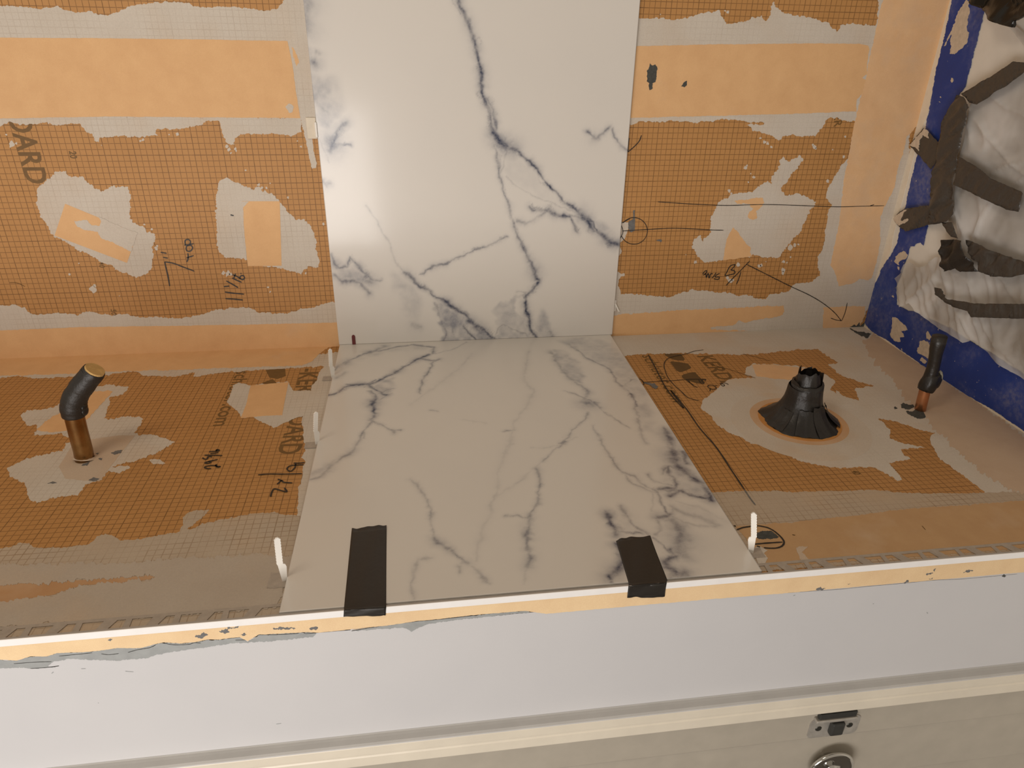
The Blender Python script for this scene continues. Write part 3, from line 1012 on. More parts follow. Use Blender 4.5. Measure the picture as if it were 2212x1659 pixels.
wt = make_tile(WALL, [(cbl[0], HD + .03), (cbr[0], HD + .02), extend(cbr, ctr, 78), extend(cbl, ctl, 78)], HW, .70, wall_veins, wall_washes, .083,
               'tall marble-look tile standing upright against the back wall')
deck_veins = [
    ('D2', [(335, 1110), (390, 1060), (470, 1030), (560, 990), (640, 985), (730, 965), (800, 955), (880, 965), (930, 970), (920, 1010)], 11, .5, .6),
    ('D2', [(540, 1000), (600, 975), (640, 965)], 22, .4, .6), ('D2', [(345, 1090), (400, 1070), (420, 1050)], 24, .4, .6), ('D2', [(340, 1150), (390, 1120)], 20, .25, .6),
    ('D2', [(305, 1250), (370, 1235), (400, 1205), (470, 1195), (550, 1190), (620, 1160), (690, 1125), (750, 1090), (830, 1045), (900, 1015)], 13, .85, .4),
    ('D2', [(410, 1190), (450, 1200), (520, 1195), (580, 1165)], 8, .8, .3),
    ('D2', [(900, 1015), (980, 1000), (1040, 985), (1130, 940)], 8, .35, .3), ('D2', [(690, 1125), (740, 1095)], 20, .7, .4),
    ('D2', [(540, 1200), (590, 1225), (620, 1240), (650, 1250)], 11, .75, .4), ('D2', [(560, 1230), (590, 1260), (580, 1290), (570, 1340), (565, 1400)], 20, .75, .45),
    ('D2', [(600, 1250), (640, 1230), (690, 1215)], 9, .45, .4), ('D2', [(600, 1290), (640, 1260), (690, 1240)], 8, .35, .4),
    ('D2', [(565, 1400), (510, 1480), (490, 1530), (470, 1550)], 10, .5, .4), ('D2', [(520, 1470), (515, 1510)], 8, .35, .3),
    ('D3', [(640, 340), (610, 380), (570, 420), (520, 445), (470, 490), (420, 530), (360, 580), (285, 605)], 18, .40, .6), ('D3', [(300, 560), (380, 520), (460, 480)], 26, .12, .7),
    ('D2', [(565, 1410), (620, 1440), (670, 1470), (725, 1465)], 9, .48, .3), ('D2', [(670, 1465), (690, 1480)], 14, .4, .3),
    ('D2', [(970, 1040), (930, 1055), (905, 1100), (880, 1150), (850, 1240)], 11, .62, .4), ('D2', [(870, 1040), (920, 1050), (970, 1042)], 14, .6, .4),
    ('D2', [(1160, 1010), (1080, 1100), (950, 1200), (850, 1270), (790, 1310)], 16, .08, .5),
    ('D2', [(1500, 990), (1480, 1100), (1470, 1170), (1530, 1230), (1500, 1290), (1440, 1370), (1400, 1480), (1360, 1600)], 14, .10, .5),
    ('D2', [(905, 1345), (960, 1350)], 9, .25, .3), ('D2', [(1360, 1472), (1410, 1465)], 9, .4, .3), ('D2', [(1100, 1400), (1250, 1420)], 10, .1, .3),
    ('D2', [(1640, 990), (1680, 1080), (1740, 1150), (1800, 1190), (1840, 1210), (1862, 1240), (1840, 1280)], 16, .35, .5),
    ('D2', [(1710, 1230), (1780, 1255), (1850, 1280), (1900, 1310), (1930, 1340), (2000, 1390), (2100, 1450)], 9, .42, .3), ('D2', [(1820, 1300), (1860, 1310)], 34, .5, .5), ('D2', [(1890, 1300), (1920, 1325)], 14, .45, .4),
    ('D4', [(620, 290), (600, 340), (530, 400), (470, 480), (440, 515)], 10, .45, .35), ('D4', [(420, 510), (460, 500)], 12, .6, .3),
    ('D4', [(440, 515), (360, 580), (290, 640)], 10, .35, .35), ('D4', [(290, 640), (220, 710), (130, 790), (30, 850)], 10, .14, .4),
    ('D4', [(530, 470), (430, 520), (300, 545), (220, 540)], 9, .12, .4),
    ('D2', [(1740, 950), (1800, 1000), (1900, 1060), (1990, 1100), (2020, 1170), (2080, 1220), (2120, 1270), (2150, 1320)], 10, .42, .5), ('D2', [(2105, 1245), (2120, 1265)], 14, .75, .3),
    ('D2', [(2060, 1200), (2130, 1160)], 9, .35, .4), ('D4', [(960, 240), (970, 330), (985, 420), (1020, 510)], 16, .25, .6),
    ('D4', [(265, 690), (275, 740), (268, 830), (258, 940), (235, 990), (215, 1040)], 12, .40, .4), ('D4', [(215, 1040), (205, 1120), (200, 1230), (210, 1310), (190, 1380)], 15, .58, .4), ('D4', [(190, 1380), (165, 1500)], 14, .2, .4),
    ('D4', [(40, 1020), (130, 1020), (170, 1035), (215, 1040)], 9, .35, .3), ('D4', [(200, 1100), (205, 1180)], 18, .45, .4),
    ('D4', [(650, 390), (690, 470), (720, 530), (760, 600)], 10, .35, .35), ('D4', [(760, 600), (840, 690), (870, 720), (950, 740), (1000, 800), (1080, 850)], 13, .45, .35),
    ('D4', [(870, 720), (930, 790), (1020, 840), (1080, 860)], 9, .35, .35), ('D4', [(1090, 850), (1130, 920), (1160, 970), (1200, 1005)], 9, .55, .35), ('D4', [(1060, 850), (1075, 920), (1070, 980)], 9, .2, .4), ('D4', [(1120, 1025), (1170, 1015), (1205, 1000)], 22, .7, .4),
    ('D4', [(1145, 400), (1170, 440), (1185, 490), (1220, 550)], 26, .55, .6), ('D4', [(1215, 560), (1240, 640), (1270, 690), (1310, 730), (1360, 770)], 40, .85, .4), ('D4', [(1290, 580), (1310, 640), (1330, 650)], 26, .7, .4),
    ('D4', [(1150, 730), (1170, 690), (1210, 675), (1250, 700)], 14, .55, .5), ('D4', [(1180, 680), (1190, 730), (1230, 760), (1250, 800), (1230, 830), (1110, 840)], 14, .7, .4), ('D4', [(1110, 830), (1150, 850), (1230, 850), (1280, 845)], 14, .6, .4),
    ('D4', [(1200, 880), (1270, 850), (1340, 880), (1400, 895), (1470, 905)], 15, .8, .4), ('D4', [(1360, 760), (1410, 790), (1440, 830), (1480, 880), (1490, 910)], 22, .7, .5), ('D4', [(1040, 730), (1090, 780), (1150, 800), (1200, 810)], 12, .25, .5),
    ('D4', [(1210, 950), (1310, 1010), (1420, 1040), (1540, 1090)], 24, .22, .7), ('D4', [(1230, 1020), (1300, 1070), (1400, 1095), (1530, 1095)], 14, .25, .5), ('D4', [(1250, 920), (1400, 960), (1560, 1040)], 12, .12, .6),
    ('D4', [(760, 1010), (790, 1060), (805, 1100), (825, 1150)], 20, .80, .5), ('D4', [(850, 960), (890, 1030), (930, 1080), (980, 1110), (1050, 1150)], 14, .45, .5), ('D4', [(870, 1020), (900, 1030)], 30, .2, .6), ('D4', [(1080, 1170), (1140, 1220), (1170, 1260), (1210, 1290)], 11, .5, .4),
    ('D4', [(820, 1150), (870, 1130), (940, 1150), (1010, 1150)], 10, .45, .5), ('D4', [(1120, 1050), (1130, 1110), (1110, 1150)], 14, .3, .6),
    ('D4', [(1220, 1050), (1250, 1100), (1270, 1150), (1265, 1220), (1240, 1280)], 42, .50, .5), ('D4', [(1290, 1170), (1300, 1240), (1290, 1300)], 40, .3, .6), ('D4', [(1200, 1250), (1215, 1310), (1150, 1340), (1170, 1380), (1230, 1420)], 20, .65, .5),
    ('D4', [(1220, 1430), (1270, 1440), (1310, 1430)], 26, .6, .5), ('D4', [(820, 1230), (835, 1310), (845, 1340), (820, 1390)], 18, .6, .6), ('D4', [(830, 1390), (790, 1430), (770, 1450)], 30, .8, .5), ('D4', [(770, 1440), (795, 1490)], 14, .8, .4),
    ('D3', [(1005, 605), (1060, 680), (1100, 730), (1125, 800), (1140, 880), (1150, 960), (1155, 1030)], 11, .38, .4), ('D3', [(1155, 1030), (1210, 1060), (1265, 1095)], 19, .62, .4), ('D3', [(1285, 1110), (1340, 1150), (1400, 1190)], 14, .42, .4),
    ('D3', [(1425, 1210), (1480, 1270), (1545, 1325)], 11, .32, .4), ('D3', [(1155, 1150), (1050, 1165), (1025, 1200), (1010, 1280), (1000, 1360), (1020, 1440)], 13, .28, .4), ('D3', [(1340, 1220), (1345, 1250)], 12, .3, .4),
    ('D3', [(1700, 350), (1620, 550), (1600, 700), (1550, 830), (1500, 1000), (1450, 1170)], 16, .10, .5), ('D3', [(1590, 720), (1680, 680), (1757, 620)], 12, .08, .4),
]
deck_washes = [
    ('D2', [(560, 1195), (700, 1140), (690, 1230), (640, 1290), (600, 1330), (570, 1300), (590, 1230)], .42, .3),
    ('D2', [(1650, 970), (1700, 990), (1800, 1060), (1825, 1130), (1830, 1190), (1720, 1150), (1650, 1050)], .38, .3),
    ('D2', [(1680, 925), (1850, 905), (2000, 950), (2110, 1050), (2212, 1250), (2260, 1500), (2180, 1450), (2140, 1330), (2040, 1190), (1980, 1110), (1850, 1040)], .26, .5),
    ('D4', [(1150, 380), (1260, 520), (1480, 860), (1500, 920), (1400, 900), (1260, 830), (1150, 800), (1230, 700), (1200, 560)], .32, .6),
    ('D4', [(1210, 1040), (1280, 1080), (1340, 1200), (1320, 1320), (1200, 1320), (1240, 1200)], .45, .6),
    ('D4', [(1200, 930), (1450, 960), (1620, 1050), (1560, 1110), (1400, 1090), (1250, 1020)], .15, .7),
    ('D4', [(780, 1020), (900, 1010), (1050, 1150), (1130, 1230), (860, 1190)], .16, .6),
    ('D4', [(800, 1230), (860, 1250), (860, 1380), (760, 1480), (740, 1440), (810, 1380)], .25, .6),
    ('D3', [(290, 560), (470, 460), (520, 450), (440, 530), (360, 585), (285, 605)], .30, .3),
    ('D2', [(320, 1130), (390, 1050), (640, 960), (880, 950), (900, 980), (640, 1000), (450, 1060)], .18, .5),
]
d_ = DECK.uv
dq = [d_((603, 1323), HD), d_((1646, 1233), HD), d_((1322, 727.5), HD), d_((733, 748.5), HD)]
dk = make_tile(DECK, [dq[0], dq[1], (dq[2][0], -.35), (dq[3][0], -.35)], HD, .44, deck_veins, deck_washes, .078,
               'marble-look tile lying flat across the counter under two tape strips')

# ------------------------------------------------------------------ back wall: thinset, membrane, print, marker
A1 = .015; A2 = .045; A3 = .072; A4 = .105
S = lambda name, pl, crop, pts, h0, h1, mat, par, lab=None, amp=1.4, seed=1: sheet(name, pl, [G(crop, pts)], h0, h1, mat, par, lab, amp, seed)

W_top = [(-120, 45), (90, 38), (180, 48), (250, 60), (300, 48), (370, 45), (450, 75), (510, 82), (570, 72), (640, 92), (700, 95), (750, 78), (800, 60), (850, 40), (920, 25), (1000, 15), (1070, 8), (1160, 12),
         (1230, 20), (1250, 38), (1300, 45), (1400, 45), (1500, 45), (1600, 52), (1700, 70), (1780, 58), (1800, 35), (1830, 20), (1840, -60), (2100, -60), (2130, 500), (2160, 880), (2040, 880), (1975, 830), (1955, 835), (1945, 770), (1930, 764), (1000, 764), (-120, 770), (-120, 245)]
S('thinset_patch', WALL, 'C1', W_top, 0, A1, m_thin_wl, wall_back, 'grey thinset band above the upper orange strip, left of the upright tile', 1.2, 21)
S('membrane_strip', WALL, 'C1', [(-150, 242), (700, 247), (1300, 255), (1856, 265), (1890, 430), (1912, 600), (1938, 762), (1300, 757), (700, 752), (-150, 768)], A1, A2, m_memb, wall_back, 'broad pale orange fleece strip on the left of the wall', .25, 22)
S('thinset_patch', WALL, 'C1', [(1885, 305), (1905, 330), (1930, 400), (1915, 425), (1895, 370)], A1, A1 + .01, m_memb, wall_back, 'small orange gap in the thinset', .8, 23)
S('thinset_patch', WALL, 'C1', [(1848, 690), (1870, 670), (1895, 690), (1890, 720), (1870, 728)], A2, A3, m_thin, wall_back, None, .8, 24)
S('thinset_patch', WALL, 'C1', [(-120, 755), (1955, 758), (1950, 790), (1945, 850), (1900, 872), (1880, 878), (1850, 865), (1700, 868), (1560, 865), (1520, 890), (1500, 925), (1520, 930), (1490, 945), (1460, 925), (1440, 870), (1425, 790), (1380, 772), (1330, 785), (1310, 805),
                           (1240, 820), (1150, 832), (1030, 828), (1005, 850), (1025, 878), (900, 880), (780, 885), (640, 885), (635, 915), (615, 905), (605, 870), (560, 850), (510, 800), (470, 795), (400, 808), (340, 805), (290, 790), (200, 810), (130, 805), (60, 790), (0, 810), (-120, 815)],
  0, A1, m_thin_wl, wall_back, 'torn grey thinset band under the broad orange strip', 1.5, 25)
S('thinset_patch', WALL, 'T', [(240, 930), (410, 915), (430, 1000), (440, 1150), (385, 1185), (388, 1250), (400, 1350), (432, 1450), (448, 1500), (438, 1555), (380, 1570), (356, 1490), (330, 1350), (300, 1200), (270, 1050)], A1, A1 + .012, m_thin, wall_back, 'thin vertical thinset streak beside the upright tile', .7, 26)
blobL = [(235, 1290), (245, 1220), (300, 1170), (360, 1110), (420, 1112), (445, 1142), (520, 1135), (570, 1190), (650, 1235), (720, 1200), (830, 1205), (850, 1280), (830, 1350), (840, 1410), (900, 1450), (960, 1500), (995, 1512),
         (985, 1636), (985, 1726), (960, 1756), (880, 1796), (830, 1771), (700, 1716), (560, 1636), (420, 1566), (350, 1521), (270, 1421)]
S('thinset_patch', WALL, 'C1', blobL, 0, A1, m_thin_wl, wall_back, 'large ragged thinset patch around the tilted orange square', 2.0, 27)
S('membrane_patch', WALL, 'C6', [(420, 120), (885, 312), (820, 502), (352, 325)], A1, A2, m_memb, wall_back, 'tilted orange membrane square', 0)
S('thinset_patch', WALL, 'C6', [(480, 232), (560, 225), (590, 258), (640, 262), (655, 235), (640, 209), (886, 311), (848, 427), (740, 375), (690, 355), (650, 337), (630, 300), (540, 292), (495, 262)], A2, A3, m_thin, wall_back, None, .8, 28)
blobR = G('B', [(660, 760), (720, 740), (790, 725), (840, 770), (890, 805), (950, 815), (1020, 840), (1100, 870), (1160, 910), (1200, 850), (1250, 845), (1260, 890), (1300, 930), (1330, 880), (1370, 930), (1440, 960), (1500, 1030), (1530, 1070), (1600, 1130), (1640, 1180), (1700, 1270), (1780, 1335), (1860, 1350), (1920, 1340), (1960, 1400), (2020, 1480), (2070, 1570), (2085, 1660)]) + \
    G('C6', [(2037, 359), (2045, 430), (2062, 480), (2055, 525), (1990, 522), (1945, 572), (1860, 550), (1780, 525), (1700, 525), (1590, 485), (1520, 470), (1450, 460), (1410, 420), (1400, 330), (1392, 240)]) + G('B', [(590, 1300), (605, 1100), (612, 960), (630, 830)])
sheet('thinset_patch', WALL, [blobR], 0, A1, m_thin_wl, wall_back, 'grey thinset patch around the upright orange rectangle', 1.5, 29)
S('membrane_patch', WALL, 'C6', [(1562, 104), (1806, 104), (1812, 300), (1818, 520), (1600, 523), (1585, 400)], A1, A2, m_memb, wall_back, 'upright orange membrane rectangle', 0)
S('thinset_patch', WALL, 'C6', [(1562, 105), (1608, 105), (1572, 145), (1572, 250), (1588, 410), (1592, 484), (1585, 400)], A2, A3, m_thin, wall_back, None, .3, 30)
S('thinset_patch', WALL, 'C6', [(-120, 772), (0, 776), (100, 778), (160, 790), (180, 820), (240, 842), (330, 832), (450, 830), (500, 838), (550, 818), (620, 828), (700, 835), (800, 830), (900, 850), (1000, 850), (1130, 860), (1250, 848), (1400, 810), (1530, 790), (1620, 790), (1660, 815), (1750, 828), (1850, 825), (1950, 800), (2080, 770), (2160, 755), (2300, 750),
                           (2300, 950), (1000, 960), (-120, 990)], 0, A1, m_thin_wl, wall_back, 'wavy thinset band above the lower orange strip at the left', 1.3, 31)
S('membrane_strip', WALL, 'C6', [(-160, 945), (0, 938), (500, 918), (1000, 910), (1600, 900), (2172, 888), (2300, 884), (2300, 1090), (1000, 1110), (-160, 1153)], A1, A2, m_memb, wall_back, 'orange corner strip turned up the wall at the left', .3, 32)
rr = random.Random(4)


def spk(crop, cs, seed):
    out = []; q = random.Random(seed)
    for cx, cy, rd in cs:
        n = 9
        out.append([(cx + rd * q.uniform(.5, 1.2) * math.cos(2 * math.pi * k / n), cy + rd * q.uniform(.5, 1.2) * math.sin(2 * math.pi * k / n)) for k in range(n)])
    return [p for pts in out for p in [G(crop, pts)]]


specks = spk('C6', [(600, 668, 26), (612, 655, 14), (448, 578, 9), (1470, 572, 20), (1440, 568, 14), (1490, 578, 12), (1745, 690, 9), (1728, 660, 6), (1010, 408, 14), (1975, 570, 8), (2090, 250, 8), (1855, 275, 9), (770, 715, 4), (510, 505, 5), (1835, 150, 9)], 5) + \
    spk('C1', [(625, 905, 10), (655, 938, 4), (1145, 865, 13), (1092, 868, 5), (925, 900, 12), (905, 910, 8), (1480, 965, 14), (1520, 960, 12), (1525, 975, 9), (1465, 945, 10), (1490, 988, 8), (1500, 915, 16), (40, 870, 9), (75, 930, 22), (105, 925, 9), (1920, 910, 6), (1945, 945, 8), (315, 795, 6), (1585, 1100, 5), (1670, 1195, 10), (1690, 1210, 9), (1720, 1215, 9), (1660, 1215, 8), (1745, 1185, 5), (1860, 1275, 8), (980, 1480, 8), (1015, 1590, 9), (930, 1450, 7)], 6)
sheet('thinset_specks', WALL, specks, 0, A1, m_thin, wall_back, 'scattered thinset splatters on the left board', .5, 33, 1.0, 'stuff')

# right of the upright tile
band = [(150, 128), (280, 130), (400, 128), (470, 140), (540, 145), (650, 125), (760, 95), (850, 80), (870, 110), (890, 150), (910, 180), (960, 170), (1050, 150), (1100, 130), (1170, 110), (1195, 145), (1230, 110), (1245, 60), (1257, 8), (1275, 45), (1295, 60), (1335, 100), (1400, 110), (1470, 120), (1570, 140), (1640, 160), (1680, 200), (1720, 240), (1750, 190), (1840, 172), (1930, 185), (2000, 190), (2020, 100), (2035, -60),
        (2250, -60), (2250, 900), (2000, 1100), (1860, 885), (1770, 882), (1720, 862), (1680, 852), (1635, 872), (1615, 920), (1590, 960), (1570, 1000), (1480, 1000), (1380, 990), (1330, 1000), (1310, 1025), (1270, 1010), (1220, 980), (1150, 960), (1100, 960), (1090, 930), (1050, 912), (1100, 905), (1180, 905), (1150, 890), (1060, 890), (950, 880), (880, 870), (820, 890), (700, 895), (560, 880), (400, 890), (300, 885), (240, 910), (150, 915)]
S('thinset_patch', WALL, 'C3', band, 0, A1, m_thin_wr, wall_back, 'torn thinset band behind the orange strip right of the upright tile', 1.5, 41)
S('membrane_strip', WALL, 'C3', [(150, 344), (265, 338), (800, 325), (1500, 318), (1880, 320), (1950, 335), (1955, 360), (1940, 480), (1940, 540), (1905, 570), (1935, 590), (1910, 680), (1865, 730), (1860, 770), (1862, 815), (1300, 835), (800, 848), (400, 857), (150, 862)], A1, A2, m_memb, wall_back, 'broad pale orange fleece strip on the right of the wall', .4, 42)
vleft = [(1830, 1110), (1800, 1150), (1780, 1190), (1700, 1290), (1650, 1395), (1640, 1450), (1680, 1495)]
side = G('C3', [(1860, 830), (1845, 1020)] + vleft) + G('D5', [(1655, 230), (1640, 330), (1610, 450), (1570, 580), (1592, 660), (1530, 700), (1400, 735), (1370, 770), (1320, 790), (1220, 800), (1200, 832), (1110, 827), (1090, 800), (1000, 808), (960, 790), (880, 785), (800, 775), (720, 760), (620, 770), (560, 790), (480, 815), (340, 805), (280, 795), (120, 800), (60, 800), (40, 1130), (1000, 1110), (1880, 1040), (2050, 700), (2250, 0)]) + G('C3', [(2250, 900)])
sheet('thinset_patch', WALL, [side], 0, A1 + .004, m_thin_wr, wall_back, 'thinset run down the right side and along the bottom of the wall', 1.4, 43)
S('membrane_strip', WALL, 'C4', [(330, -40), (520, -800), (1005, -800), (815, -40), (800, 20), (740, 330), (690, 540), (640, 740), (585, 880), (480, 985), (470, 1060), (430, 1180), (400, 1330), (330, 1480), (300, 1560), (295, 1720), (270, 1880), (240, 1990), (210, 2010), (150, 2000), (110, 2030), (60, 2040), (0, 2050), (-20, 1960), (-60, 1900), (10, 1560), (15, 1450), (40, 1300), (70, 1100), (100, 950), (130, 810), (180, 620), (220, 420), (270, 200), (300, 60)],
  A1, A2, m_memb_grey, wall_back, 'vertical orange fleece strip beside the right corner', .8, 44)
S('membrane_strip', WALL, 'D5', [(60, 960), (150, 945), (400, 925), (800, 905), (1200, 885), (1330, 880), (1335, 930), (1310, 960), (1130, 985), (1050, 1012), (1000, 990), (960, 1030), (790, 1040), (800, 1055), (1000, 1065), (1240, 1085), (1200, 1095), (800, 1100), (60, 1115)], A1, A2, m_memb, wall_back, 'orange corner strip at the foot of the wall right of the tile', .9, 45)
S('membrane_patch', WALL, 'D5', [(1620, 890), (1930, 885), (1920, 960), (1870, 1040), (1620, 1045)], A1, A2, m_memb_grey, wall_back, None, .8, 46)
sq = [(880, 1464), (950, 1424), (980, 1410), (1100, 1402), (1170, 1350), (1215, 1330), (1240, 1345), (1250, 1290), (1290, 1210), (1300, 1165), (1330, 1140), (1355, 1180), (1380, 1165), (1440, 1140), (1475, 1170), (1440, 1210), (1380, 1290), (1310, 1380), (1340, 1430), (1420, 1412), (1490, 1440), (1570, 1480), (1560, 1494), (1500, 1584), (1470, 1654), (1410, 1734), (1350, 1814), (1300, 1874), (1220, 1884), (1100, 1874), (890, 1900), (760, 1919), (700, 1874), (660, 1814), (680, 1754), (720, 1729), (740, 1769), (790, 1714), (800, 1694), (795, 1644), (800, 1574), (820, 1544), (840, 1504)]
S('thinset_patch', WALL, 'C3', sq, 0, A1, m_thin_wr, wall_back, 'ragged thinset patch with two orange scraps on the right wall board', 1.8, 47)
S('membrane_patch', WALL, 'D5', [(960, 310), (1000, 350), (1035, 400), (1050, 425), (1090, 460), (1085, 490), (1100, 522), (890, 549), (898, 470), (915, 395)], A1, A2, m_memb, wall_back, None, .5, 48)
S('membrane_patch', WALL, 'D5', [(975, 118), (1010, 105), (1120, 95), (1178, 92), (1188, 130), (1160, 170), (1130, 190), (1135, 240), (1100, 255), (1070, 230), (1080, 200), (1110, 175), (1085, 130), (990, 135)], A1, A2, m_memb, wall_back, None, 1.0, 49)
specks = spk('D5', [(1330, 620, 20), (1325, 640, 12), (1375, 455, 22), (1410, 440, 14), (1330, 560, 14), (1355, 565, 8), (1380, 525, 7), (1150, 590, 16), (1170, 585, 12), (1000, 580, 16), (940, 700, 18), (960, 695, 10), (920, 680, 12), (685, 560, 14), (615, 510, 5), (930, 40, 14), (945, 60, 10), (1200, 560, 8), (1440, 435, 8)], 8) + \
    spk('C3', [(1050, 1225, 16), (1060, 1212, 10), (1110, 1295, 14), (1070, 1335, 9), (1090, 1270, 6), (1190, 1040, 16), (1215, 1050, 14), (1240, 1075, 10), (1160, 1010, 9), (1555, 1075, 16), (1545, 1060, 10), (1565, 1090, 8), (430, 105, 5), (920, 90, 14), (900, 80, 8), (1690, 1095, 5), (1780, 1000, 8), (1650, 1325, 12), (1770, 1145, 12)], 9)
sheet('thinset_specks', WALL, specks, 0, A1, m_thin, wall_back, 'scattered thinset splatters on the right board', .5, 50, 1.0, 'stuff')
S('thinset_patch', WALL, 'E', [(140, 100), (260, 0), (340, 0), (350, 70), (320, 150), (280, 220), (240, 260), (230, 320), (260, 370), (250, 400), (215, 430), (190, 560), (190, 625), (240, 660), (285, 655), (285, 690), (240, 690), (215, 730), (205, 810), (230, 860), (240, 930), (200, 990), (140, 990)], 0, A1 - .004, m_thin_wr, wall_back, 'narrow thinset edge beside the upright tile', .7, 51)
for crop, pts, mm, lab in (('C3', [(333, 540), (335, 515), (350, 490), (352, 462), (366, 480), (392, 470), (405, 500), (402, 560), (392, 600), (370, 612), (370, 645), (352, 655), (345, 630), (350, 608), (333, 595)], m_putty_dark, 'long dark putty daub on the right orange strip'),
                           ('C3', [(578, 632), (600, 600), (625, 590), (622, 620), (605, 640)], m_putty_dark, 'small dark putty daub'),
                           ('D5', [(195, 262), (225, 250), (230, 185), (240, 185), (246, 260), (240, 330), (216, 345), (196, 330)], m_putty, 'grey putty daub in the marker circle'),
                           ('D5', [(390, 400), (430, 395), (442, 402), (435, 418), (415, 412)], m_putty, None),
                           ('D5', [(1810, 1040), (1850, 1018), (1862, 1030), (1885, 1000), (1890, 1030), (1930, 1000), (1932, 1040), (1960, 1075), (1900, 1075), (1820, 1060)], m_putty_dark, 'dark smear in the right corner of the wall')):
    S('putty_smear', WALL, crop, pts, A2, A3 + .004, mm, wall_back, lab, .7, len(pts))
# printed lettering on the boards
lettering('printed_lettering', WALL, 'BOARD', (5.5, 212), (59, 397), 3.6, .008, m_ink, wall_back, .02, 'large brown printed letters reading down the left board')
lettering('printed_numeral', WALL, '20', (149, 326), (152, 342), 1.15, .012, m_ink, wall_back, .03, 'printed 20')
lettering('printed_numeral', WALL, '50', (239, 668), (241, 681), 1.0, .03, m_ink, wall_back, .006, 'printed 50')
lettering('printed_numeral', WALL, '40', (213, 565), (215, 578), 1.0, .008, m_ink, wall_back, .006)
lettering('printed_lettering', WALL, 'ER', (1803, 250), (1801, 275), 3.4 * .5, .008, m_ink, wall_back, .01)
mk = [G('C6', [(1095, 652), (1085, 590), (1073, 540), (1063, 495)]), G('C6', [(1063, 495), (1120, 505), (1180, 528), (1255, 556)]), G('C6', [(1037, 434), (1075, 440)]), G('C6', [(1052, 466), (1084, 472)]),
      G('C6', [(1203, 470), (1250, 455)]), G('C6', [(1212, 440), (1215, 470), (1206, 496)]), G('C6', [(1200, 410), (1208, 392), (1232, 390), (1243, 405), (1230, 425), (1208, 425), (1200, 410)]), G('C6', [(1190, 388), (1220, 384), (1250, 378)]), G('C6', [(1196, 386), (1195, 360), (1212, 350), (1228, 362), (1226, 382)])]
strokes('marker_note', WALL, mk, .20, A4, m_marker, wall_back, 'handwritten black marker note 7 TOP')
mk = [G('C6', [(1455, 733), (1510, 736), (1568, 742)]), G('C6', [(1452, 690), (1510, 698), (1575, 704)]), G('C6', [(1445, 655), (1480, 652)]), G('C6', [(1460, 618), (1500, 640), (1537, 662)]), G('C6', [(1498, 600), (1530, 615), (1560, 628)]), G('C6', [(1500, 578), (1530, 590), (1562, 610), (1578, 600), (1570, 585), (1552, 588), (1548, 605)]), G('C6', [(1552, 570), (1558, 571)]), G('C6', [(1510, 600), (1520, 572)])]
strokes('marker_note', WALL, mk, .22, A4, m_marker, wall_back, 'handwritten black marker note 11 1/16')
strokes('marker_line', WALL, [G('C6', [(1488, 192), (1508, 197)])], .22, A4, m_marker, wall_back)
strokes('marker_line', WALL, [G('C6', [(60, 630), (110, 632), (160, 655)])], .08, A4, m_ink, wall_back)
mk = [G('D5', [(410, 122), (500, 128), (650, 138), (800, 145), (940, 148), (1180, 142), (1400, 147), (1700, 158), (1880, 155), (2065, 150)]), G('D5', [(1963, 150), (1992, 143)])]
strokes('marker_line', WALL, mk, .12, A4, m_marker, wall_back, 'long level marker line across the right board')
strokes('marker_line', WALL, [G('D5', [(150, 335), (240, 330), (330, 325), (440, 318), (540, 315), (700, 322), (800, 328), (890, 330)])], .13, A4, m_marker, wall_back, 'marker line out of the drawn circle')
cir = [(235 + 98 * math.cos(a), 335 + 97 * math.sin(a)) for a in np.linspace(-2.5, 2.75, 26)]
strokes('marker_circle', WALL, [G('D5', cir), G('D5', [(140, 288), (155, 340), (135, 390)]), G('D5', [(142, 278), (175, 262), (205, 245)])], .13, A4, m_marker, wall_back, 'hand-drawn circle beside the upright tile')
strokes('marker_line', WALL, [G('C3', [(200, 1010), (194, 1060), (192, 1112)]), G('C3', [(192, 1112), (240, 1070), (275, 1030), (290, 990)])], .17, A4, m_marker, wall_back, 'hand-drawn arrowhead beside the upright tile')
mk = [G('D5', [(910, 733), (960, 680), (1000, 640), (1082, 555)]), G('D5', [(1018, 635), (1000, 690), (985, 725)]), G('D5', [(975, 580), (940, 592), (915, 635), (903, 662), (940, 655), (972, 645), (968, 625), (945, 620), (965, 600), (977, 580)]),
      G('D5', [(862, 645), (835, 660), (832, 672), (858, 672), (850, 690), (818, 684)]), G('D5', [(836, 640), (820, 665), (805, 682)]), G('D5', [(812, 648), (795, 650), (785, 680), (778, 645), (765, 675), (760, 650), (748, 655)]), G('D5', [(742, 660), (765, 640), (765, 625), (748, 635), (740, 652)])]
strokes('marker_note', WALL, mk, .19, A4, m_marker, wall_back, 'upside-down handwritten note 1/8 space')
mk = [G('D5', [(1060, 580), (1200, 650), (1370, 735), (1520, 805), (1620, 865), (1700, 930), (1752, 992)]), G('D5', [(1675, 972), (1710, 985), (1755, 992)]), G('D5', [(1755, 992), (1780, 930), (1796, 860)])]
strokes('marker_line', WALL, mk, .15, A4, m_marker, wall_back, 'long curved marker arrow pointing to the right corner')

